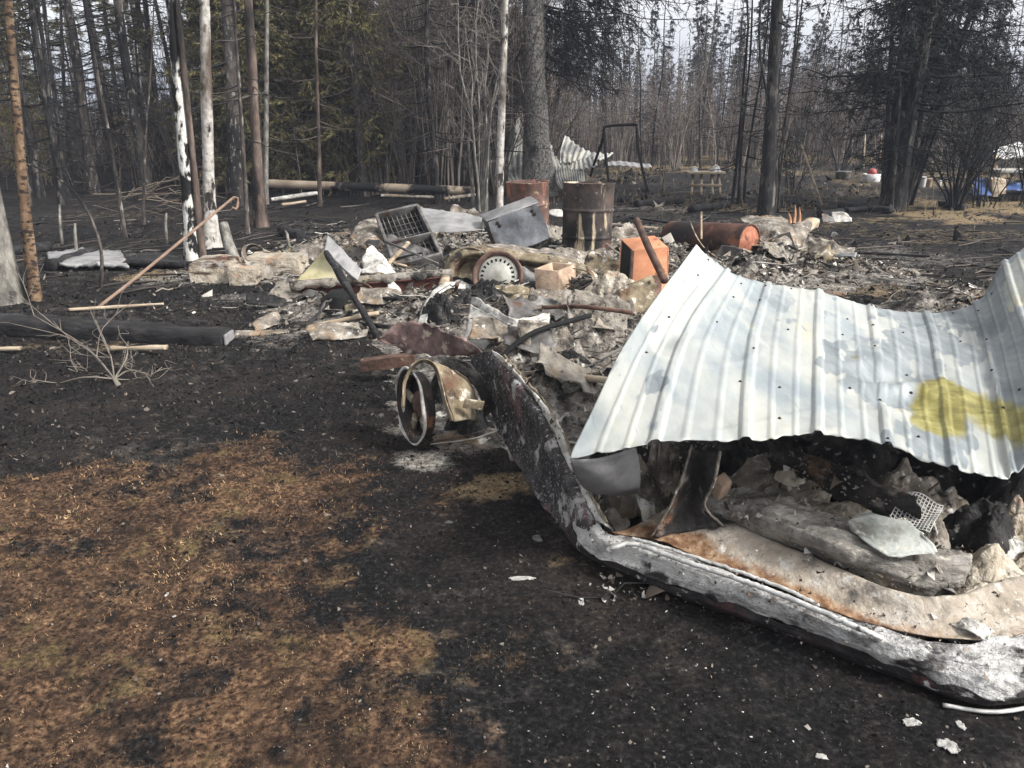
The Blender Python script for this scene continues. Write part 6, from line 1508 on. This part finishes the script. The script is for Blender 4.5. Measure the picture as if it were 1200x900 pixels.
# larger crumpled sheets heaped among the rest
def crumple(c, d1, d2, seed, amp, m, label, group=None, n=36):
    V, nu, nv = loft([[c - d1 - d2, c - d2, c + d1 - d2], [c - d1, c, c + d1], [c - d1 + d2, c + d2, c + d1 + d2]], n, n, 0, 1, seed, edge=.03)
    N = unit(np.cross(d1, d2)); r = (1 - 2 * abs(vnoise(V, 4.5, seed))) + .6 * (1 - 2 * abs(vnoise(V, 9, seed + 1))) + .3 * vnoise(V, 20, seed + 2)
    V = V + N * (amp * r)[:, None]; V[:, 2] = np.maximum(V[:, 2], .01)
    link('crumpled_sheet', MB().grid(V, nu, nv), m, smooth=False, label=label, cat='metal sheet', group=group, solid=.004)
for i, (px, py, lift, w, t, m_) in enumerate([(448, 368, .05, .2, .3, 0), (690, 330, .14, .3, .7, 0), (715, 345, .15, .26, .9, 2), (655, 395, .14, .22, .4, 0), (700, 420, .16, .2, .7, 4), (625, 410, .12, .22, .3, 1), (590, 440, .12, .2, .4, 0), (660, 475, .14, .16, .3, 4), (735, 395, .18, .22, .8, 2), (480, 320, .1, .3, .6, 1), (555, 275, .12, .4, .5, 0), (520, 285, .1, .34, .6, 2), (420, 310, .08, .3, .4, 4), (370, 312, .06, .3, .3, 0), (320, 315, .05, .24, .3, 2), (350, 350, .04, .26, .2, 4), (395, 395, .03, .2, .2, 0), (660, 285, .1, .36, .5, 4), (720, 300, .1, .36, .5, 0), (905, 318, .08, .3, .3, 4), (960, 305, .08, .34, .4, 0)]):
    rg_ = np.random.default_rng(700 + i); p = G(px, py); p[2] = gz1(p[0], p[1]) + lift + max(0, float(heap_h(p[None, :2])[0])) * .7
    a1 = rg_.normal(0, .6); d1 = np.array([math.cos(a1), math.sin(a1), rg_.normal(0, .2)]) * w; d2 = np.array([-math.sin(a1) * .6, math.cos(a1) * (1 - t * .6), t]) * w * rg_.uniform(.45, .8)
    crumple(p, d1, d2, 730 + i, w * .13, [M_ash, M_steel, M_tanm, M_rust, M_ashw][m_], ['ash-crusted crumpled sheet lying in the debris heap', 'dark steel crumpled sheet in the debris heap', 'tan scorched crumpled sheet in the debris heap', 'rusty crumpled sheet in the debris heap', 'pale whitish crumpled sheet in the debris heap'][m_], 'crumpled sheets in the debris heap')

# many more, smaller, filling the heap between the larger things
RC = np.random.default_rng(909); taken = [(546, 288, 618, 356), (618, 300, 694, 362), (722, 255, 790, 352), (436, 236, 524, 312), (562, 230, 650, 302), (652, 204, 726, 292), (770, 250, 900, 304), (375, 345, 475, 398), (340, 275, 428, 335)]
n_ = 0
while n_ < 46:
    zone = [(300, 440, 300, 395), (430, 560, 312, 380), (590, 735, 360, 475), (690, 930, 262, 325), (400, 560, 262, 312)][n_ % 5]
    px, py = RC.uniform(zone[0], zone[1]), RC.uniform(zone[2], zone[3])
    if any(a < px < b and c < py < d_ for a, c, b, d_ in taken): n_ += 1; continue
    w = RC.uniform(.07, .17) * (1.3 if py < 320 else 1); t = RC.uniform(.1, .9); m_ = int(RC.choice([0, 0, 1, 2, 3, 4, 5, 5]))
    p = hh(px, py) + [0, 0, .03 + w * t * .3]; a1 = RC.normal(0, .7)
    d1 = np.array([math.cos(a1), math.sin(a1), RC.normal(0, .25)]) * w; d2 = np.array([-math.sin(a1) * .6, math.cos(a1) * (1 - t * .6), t]) * w * RC.uniform(.35, .8)
    crumple(p, d1, d2, 930 + n_, w * .14, [M_ash, M_steel, M_tanm, M_rust, M_ashw, M_char_shade][m_], ['small ash-grey crumpled piece in the debris heap', 'small dark steel crumpled piece in the debris heap', 'small tan crumpled piece in the debris heap', 'small rusty crumpled piece in the debris heap', 'small whitish crumpled piece in the debris heap', 'small charred black piece in the debris heap'][m_], 'small crumpled pieces in the debris heap', 22)
    n_ += 1
for i in range(26):                                             # rods, pipes and battens sticking out of the heap
    zone = [(430, 560, 315, 385), (590, 735, 362, 470), (690, 930, 262, 322), (400, 560, 262, 312), (300, 440, 305, 390)][i % 5]
    px, py = RC.uniform(zone[0], zone[1]), RC.uniform(zone[2], zone[3]); p = hh(px, py) + [0, 0, .02]; l = RC.uniform(.25, .8); a1 = RC.normal(0, .8); d = np.array([math.cos(a1), math.sin(a1), abs(RC.normal(.15, .25))]) * l
    if i % 2: link('bent_rod', MB().tube(catmull([p - d * .4, p + RC.normal(0, .04, 3) + [0, 0, .03], p + d * .6], 14), RC.uniform(.006, .016), 7, True), [M_rust, M_steel, M_dark][i % 3], label='thin bent metal rod sticking out of the debris heap', cat='rod', group='rods in the debris heap')
    else: link('charred_batten', rough_bar(p - d * .4, p + d * .6, RC.uniform(.03, .07), RC.uniform(.02, .04), 960 + i, .006, 16, 10), [M_charwood, M_wood, M_charwood][i % 3], label='charred wooden batten poking out of the debris heap', cat='batten', group='battens in the debris heap')

# -- long fallen pole and litter behind
link('fallen_pole', MB().tube(catmull([D(310, 215, 15.2), D(360, 217, 15.2), D(420, 219, 15.1), D(480, 221, 15), D(556, 224, 15)], 60), .085, 14, True), mat('fallen_pole', [rgb(104, 88, 74), rgb(146, 128, 108), rgb(166, 150, 130)], 2, [(rgb(24, 23, 24), 1.3, .5, .56, (1, 1, 1))], bump=.4), label='long straight fallen pole lying behind the debris', cat='pole')
for i, (a, b, c, d_, w) in enumerate([(318, 234, 372, 226, .07), (330, 240, 358, 236, .05), (446, 229, 508, 231, .05), (520, 233, 556, 228, .06)]):
    link('pale_board', rough_bar(D(a, b, 14.2), D(c, d_, 14.4), .12, w, 60 + i, .01), [M_paleash, M_wood, M_ash, M_ash][i], label=['long pale board under the fallen pole at its left end', 'short pale board lying below the fallen pole', 'long grey board below the middle of the fallen pole', 'tilted grey board under the right end of the fallen pole'][i], cat='board')

# -- collapsed roofing behind the big spruce
def corrugated(name, curves, label, n, amp, seed, m=None, nu=140, nv=20, parent=None):
    V, a, b = loft(curves, nu, nv, .02, 1.5, seed)
    V = V.reshape(nv, nu, 3); N = unit(np.cross(np.gradient(V, axis=1), np.gradient(V, axis=0)))
    V = V + N * (amp * np.sin(np.linspace(0, n * 2 * math.pi, nu)))[None, :, None]
    return link(name, MB().grid(V.reshape(-1, 3), nu, nv), m or M_galv, label=label, cat='metal sheet', solid=.006)
corrugated('roofing_sheet', [[D(662, 158, 18.3), D(676, 170, 18.3), D(695, 178, 18.2), D(719, 180, 18.0)], [D(657, 176, 18.0), D(670, 182, 18.0), D(690, 184, 17.9), D(714, 184, 17.8)], [D(656, 190, 17.8), D(668, 190, 17.8), D(688, 187, 17.8), D(708, 187, 17.7)]], 'fan-shaped buckled ribbed sheet right of the big spruce', 9, .02, 3)
corrugated('roofing_sheet', [[D(668, 193, 17.6), D(680, 187, 17.7), D(696, 183, 17.7)], [D(664, 203, 17.2), D(682, 198, 17.2), D(700, 193, 17.2)]], 'grey-white sheet below the fan-shaped one', 6, .02, 4)
corrugated('roofing_sheet', [[D(645, 166, 18), D(650, 182, 18), D(666, 192, 18)], [D(644, 196, 17.6), D(652, 200, 17.6), D(668, 198, 17.6)]], 'curved pale sheet touching the right of the big spruce', 5, .02, 5)
corrugated('roofing_sheet', [[D(650, 200, 17.3), D(660, 196, 17.3), D(672, 197, 17.3), D(684, 199, 17.3)], [D(652, 212, 16.8), D(662, 208, 16.8), D(674, 210, 16.8), D(685, 212, 16.8)], [D(657, 222, 16.8), D(664, 220, 16.8), D(675, 222, 16.8), D(684, 222, 16.8)]], 'rolled corrugated piece above the upright drum', 12, .025, 6)
corrugated('roofing_sheet', [[D(596, 152, 18.6), D(604, 126, 18.6), D(611, 124, 18.7), D(615, 145, 18.8)], [D(594, 175, 18.2), D(603, 160, 18.2), D(611, 160, 18.3), D(616, 175, 18.4)], [D(588, 200, 18), D(600, 192, 18), D(610, 190, 18), D(618, 195, 18)]], 'tall curled pale sheet standing left of the big spruce', 4, .015, 7)
corrugated('roofing_sheet', [[D(570, 190, 18), D(590, 182, 18), D(618, 178, 18)], [D(572, 205, 17.6), D(592, 200, 17.6), D(618, 196, 17.6)], [D(588, 214, 17.2), D(600, 213, 17.2), D(616, 212, 17.2)]], 'crumpled silver sheet pile left of the big spruce foot', 7, .03, 8)
corrugated('roofing_sheet', [[D(566, 176, 18.4), D(575, 172, 18.4), D(584, 178, 18.4)], [D(566, 212, 18), D(578, 210, 18), D(588, 212, 18)]], 'grey sheet seen between the slim trunks', 3, .02, 9, M_greym)
corrugated('roofing_sheet', [[D(712, 190, 21), D(730, 189, 21), D(762, 192, 21)], [D(712, 194, 20), D(732, 194, 20), D(764, 196, 20)]], 'flat bluish sheet on the ground behind the black frame', 6, .01, 10, M_greym)
# -- black pipe frame
fr = thing('pipe_frame', D(725, 222, 16.5) * [1, 1, 0], 'black burnt pipe frame like a swing stand', 'frame')
for nm, P_ in (('top_bar', [D(708, 153, 16.6), D(711, 148, 16.6), D(744, 146, 16.6), D(746, 149, 16.6)]), ('leg', [D(708, 153, 16.6), D(706, 165, 16.6), D(697, 190, 17.2), D(692, 206, 17.6)]), ('leg', [D(708, 153, 16.6), D(710, 185, 16), D(715, 222, 15.5)]), ('leg', [D(746, 149, 16.6), D(749, 180, 16.2), D(759, 224, 15.6)])):
    link(nm, MB().tube(catmull(P_, 24), .03, 8, True), M_dark, fr)
# -- clearing: poles, containers, trestle
for i, (a, b, c, d_) in enumerate([(965, 236, 939, 169), (1012, 200, 1014, 157), (1031, 199, 1033, 158)]):
    dd_ = depth_at(b); link('pale_pole', MB().tube([drop(a, b, -.05), D(c, d_, dd_)], [.022, .018], 7, True), M_wood, label=['pale pole leaning alone in the clearing', 'left of two pale sticks above the red and white tub', 'right of two pale sticks above the red and white tub'][i], cat='pole')
def tub(px, py, w, h_, m, label, cat_, name, d=None, lidm=None):
    p = drop(px, py); dd = depth_at(py); r = w / FPX * dd / 2; hgt = h_ / FPX * dd
    e = thing(name, p, label, cat_)
    link('body', MB().lathe([(0, 0), (r * .82, 0), (r * .9, hgt * .06), (r * .97, hgt * .8), (r, hgt * .88), (r * 1.03, hgt * .9), (r * 1.03, hgt * .95), (r * .9, hgt), (r * .3, hgt * 1.02), (0, hgt * 1.02)], 22), m, e, local=True) if lidm is None else None
    if lidm is not None:
        link('body', MB().lathe([(0, 0), (r * .9, 0), (r, hgt * .1), (r * 1.02, hgt * .6), (r * .95, hgt * .62), (r * .9, hgt * .2)], 22), m, e, local=True)
        link('red_lid', MB().lathe([(r * .5, hgt * .5), (r * .5, hgt * .75), (r * .35, hgt * .95), (r * .1, hgt * 1.0), (0, hgt * 1.0)], 14, None, None, lambda V: 1 + .2 * vnoise(V, 5, 1)), lidm, e, local=True)
    return e
M_white = mat('white_plastic', [rgb(196, 196, 194), rgb(222, 222, 220)], 6, [(rgb(150, 146, 140), 3, .6, .7)], rough=.5, bump=.1)
M_red = mat('red_plastic', [rgb(150, 54, 50), rgb(176, 78, 72)], 6, rough=.5, bump=.1)
M_blue = mat('blue_tarp', [rgb(34, 62, 118), rgb(60, 96, 160), rgb(104, 134, 184)], 5, [(rgb(160, 170, 186), 9, .62, .68)], rough=.5, bump=.4)
tub(1020, 215, 20, 16, M_white, 'white tub with a red top in the clearing', 'tub', 'plastic_tub', lidm=M_red)
tub(1080, 220, 8, 12, M_white, 'white jug in the dry grass right of the spruce clump', 'jug', 'plastic_jug')
tub(1100, 219, 5, 8, M_white, 'smaller white jug beyond the first, by the burnt shrub', 'jug', 'plastic_jug')
tub(1088, 219, 7, 10, M_clay, 'tan pot between the two white jugs', 'pot', 'clay_pot')
tub(987, 212, 18, 9, M_steel, 'grey low basin left of the red and white tub', 'basin', 'metal_basin')
# trestle with white sack
tr_ = thing('trestle_table', drop(826, 228), 'low pale trestle with things on it in the clearing', 'trestle')
link('top', MB().box(D(826, 202, 17), (.42, .05, .0), (0, .25, 0), (0, 0, .02)), M_wood, tr_, bevel=.005)
for a in (812, 822, 834, 842):
    link('leg', edge_bar(D(a, 203, 17.0), D(a + (a - 826) * .12, 228, 16.6), .045, .045, (0, 1, 0)), M_wood, tr_)
link('rail', edge_bar(D(808, 217, 16.7), D(846, 217, 16.7), .03, .05), M_wood, tr_)
mound('white_sack', D(838, 201, 17), .13, .1, .15, M_white, 'white sack standing on the pale trestle', 'sack', 41, amp=.15)
mound('white_sack', D(814, 201, 17), .08, .1, .13, M_white, 'smaller white bag at the left end of the trestle', 'bag', 42, amp=.15)
# low shelter at the right edge
sh = thing('low_shelter', drop(1180, 233), 'low shelter with a white roof sheet at the right edge', 'shelter')
link('roof', MB().grid(*loft([[D(1164, 178, 16.6), D(1185, 170, 17), D(1230, 166, 17.2)], [D(1166, 182, 16), D(1190, 177, 16), D(1232, 174, 16)], [D(1172, 186, 15.5), D(1195, 184, 15.5), D(1234, 186, 15.5)]], 40, 16, .04, 2, 4, edge=.03)), M_white, sh, solid=.02)
link('shelf_board', MB().box(D(1200, 199, 15.6), (.7, .05, .01), (0, .35, 0), (0, 0, .03)), M_paleash, sh, bevel=.01)
for a in (1166, 1198, 1228):
    link('post', edge_bar(D(a, 182, 15.8), D(a, 234, 15.4), .07, .07, (0, 1, 0)), M_wood, sh)
def tarp(px0, px1, py0, py1, label, seed):
    c0 = [D(px0, py0 + 3, 15.6), D((px0 + px1) / 2, py0, 15.6), D(px1, py0 + 2, 15.6)]; c1 = [D(px0, py0 + 8, 15.25), D((px0 + px1) / 2, py0 + 7, 15.2), D(px1, py0 + 7, 15.25)]; c2 = [D(px0 - 2, py1, 15.1), D((px0 + px1) / 2, py1 + 1, 15.0), D(px1 + 2, py1, 15.1)]
    link('blue_tarp', MB().grid(*loft([c0, c1, c2], 36, 26, .05, 3, seed)), M_blue, label=label, cat='tarp', solid=.01)
tarp(1141, 1162, 210, 229, 'blue tarp bundle left of the wooden box', 2)
tarp(1180, 1215, 211, 224, 'blue tarp bundle right of the wooden box', 3)
block('wooden_box', (1162, 210), (1179, 210), (1163, 231), 15.1, (.02, .3, .03), M_wood, 'upright wooden box between the blue tarps', 'box', .01)
link('dark_trailer', MB().box(D(1192, 229, 15.4), (.55, .03, .0), (0, .3, 0), (0, 0, .06)), M_dark, label='low dark bench under the right blue tarp', cat='bench', bevel=.02)
# long low black logs and far ground litter
for i, (a, b, c, d_) in enumerate([(985, 241, 1045, 247), (330, 272, 352, 280), (60, 318, 110, 300), (0, 300, 60, 292), (1100, 240, 1130, 244), (700, 236, 735, 228), (745, 238, 800, 233), (810, 246, 850, 240), (960, 252, 985, 250)]):
    P_, Q_ = drop(a, b, .06), drop(c, d_, .06)
    link('black_log', rough_bar(P_, Q_, .14, .12, 80 + i, .02, 30, 12), M_charwood, label=['black log by the foot of the right spruce clump', 'short black log beside the stubby stake', 'slanting black log left of the bent sapling', 'black log at the left edge of the forest floor', 'short black log under the burnt shrub', 'black log just right of the upright drum, farther back', 'black log across the middle of the clearing', 'black log left of the lone dark trunk', 'tiny black log right of the lone trunk'][i], cat='log')

mound('ash_clump', sum(cs) / 4 + nrm * .06 + [0, -.02, -.06], .10, .07, .07, M_paleash, 'white ash clump lying in the tipped rack', 'ash', 801, amp=.3)

# ------------------------------------------------------------------ thin smoke: one closed box of even air round everything but the sky
def haze():
    x0, x1, y0, y1, z0, z1 = -950, 950, -950, 950, -12, 30
    mb = MB().box(((x0 + x1) / 2, (y0 + y1) / 2, (z0 + z1) / 2), ((x1 - x0) / 2, 0, 0), (0, (y1 - y0) / 2, 0), (0, 0, (z1 - z0) / 2))
    m = bpy.data.materials.new('haze'); m.use_nodes = True
    N, L = m.node_tree.nodes, m.node_tree.links
    for n in list(N):
        if n.type == 'BSDF_PRINCIPLED': N.remove(n)
    v = N.new('ShaderNodeVolumePrincipled')
    v.inputs['Color'].default_value = (.74, .82, 1.0, 1)
    v.inputs['Density'].default_value = 0.0015
    L.new(v.outputs['Volume'], [n for n in N if n.type == 'OUTPUT_MATERIAL'][0].inputs['Volume'])
    link('haze', mb, m, label='thin bluish smoke haze hanging over the clearing', cat='haze', kind='stuff', keep=True, smooth=False)
haze()
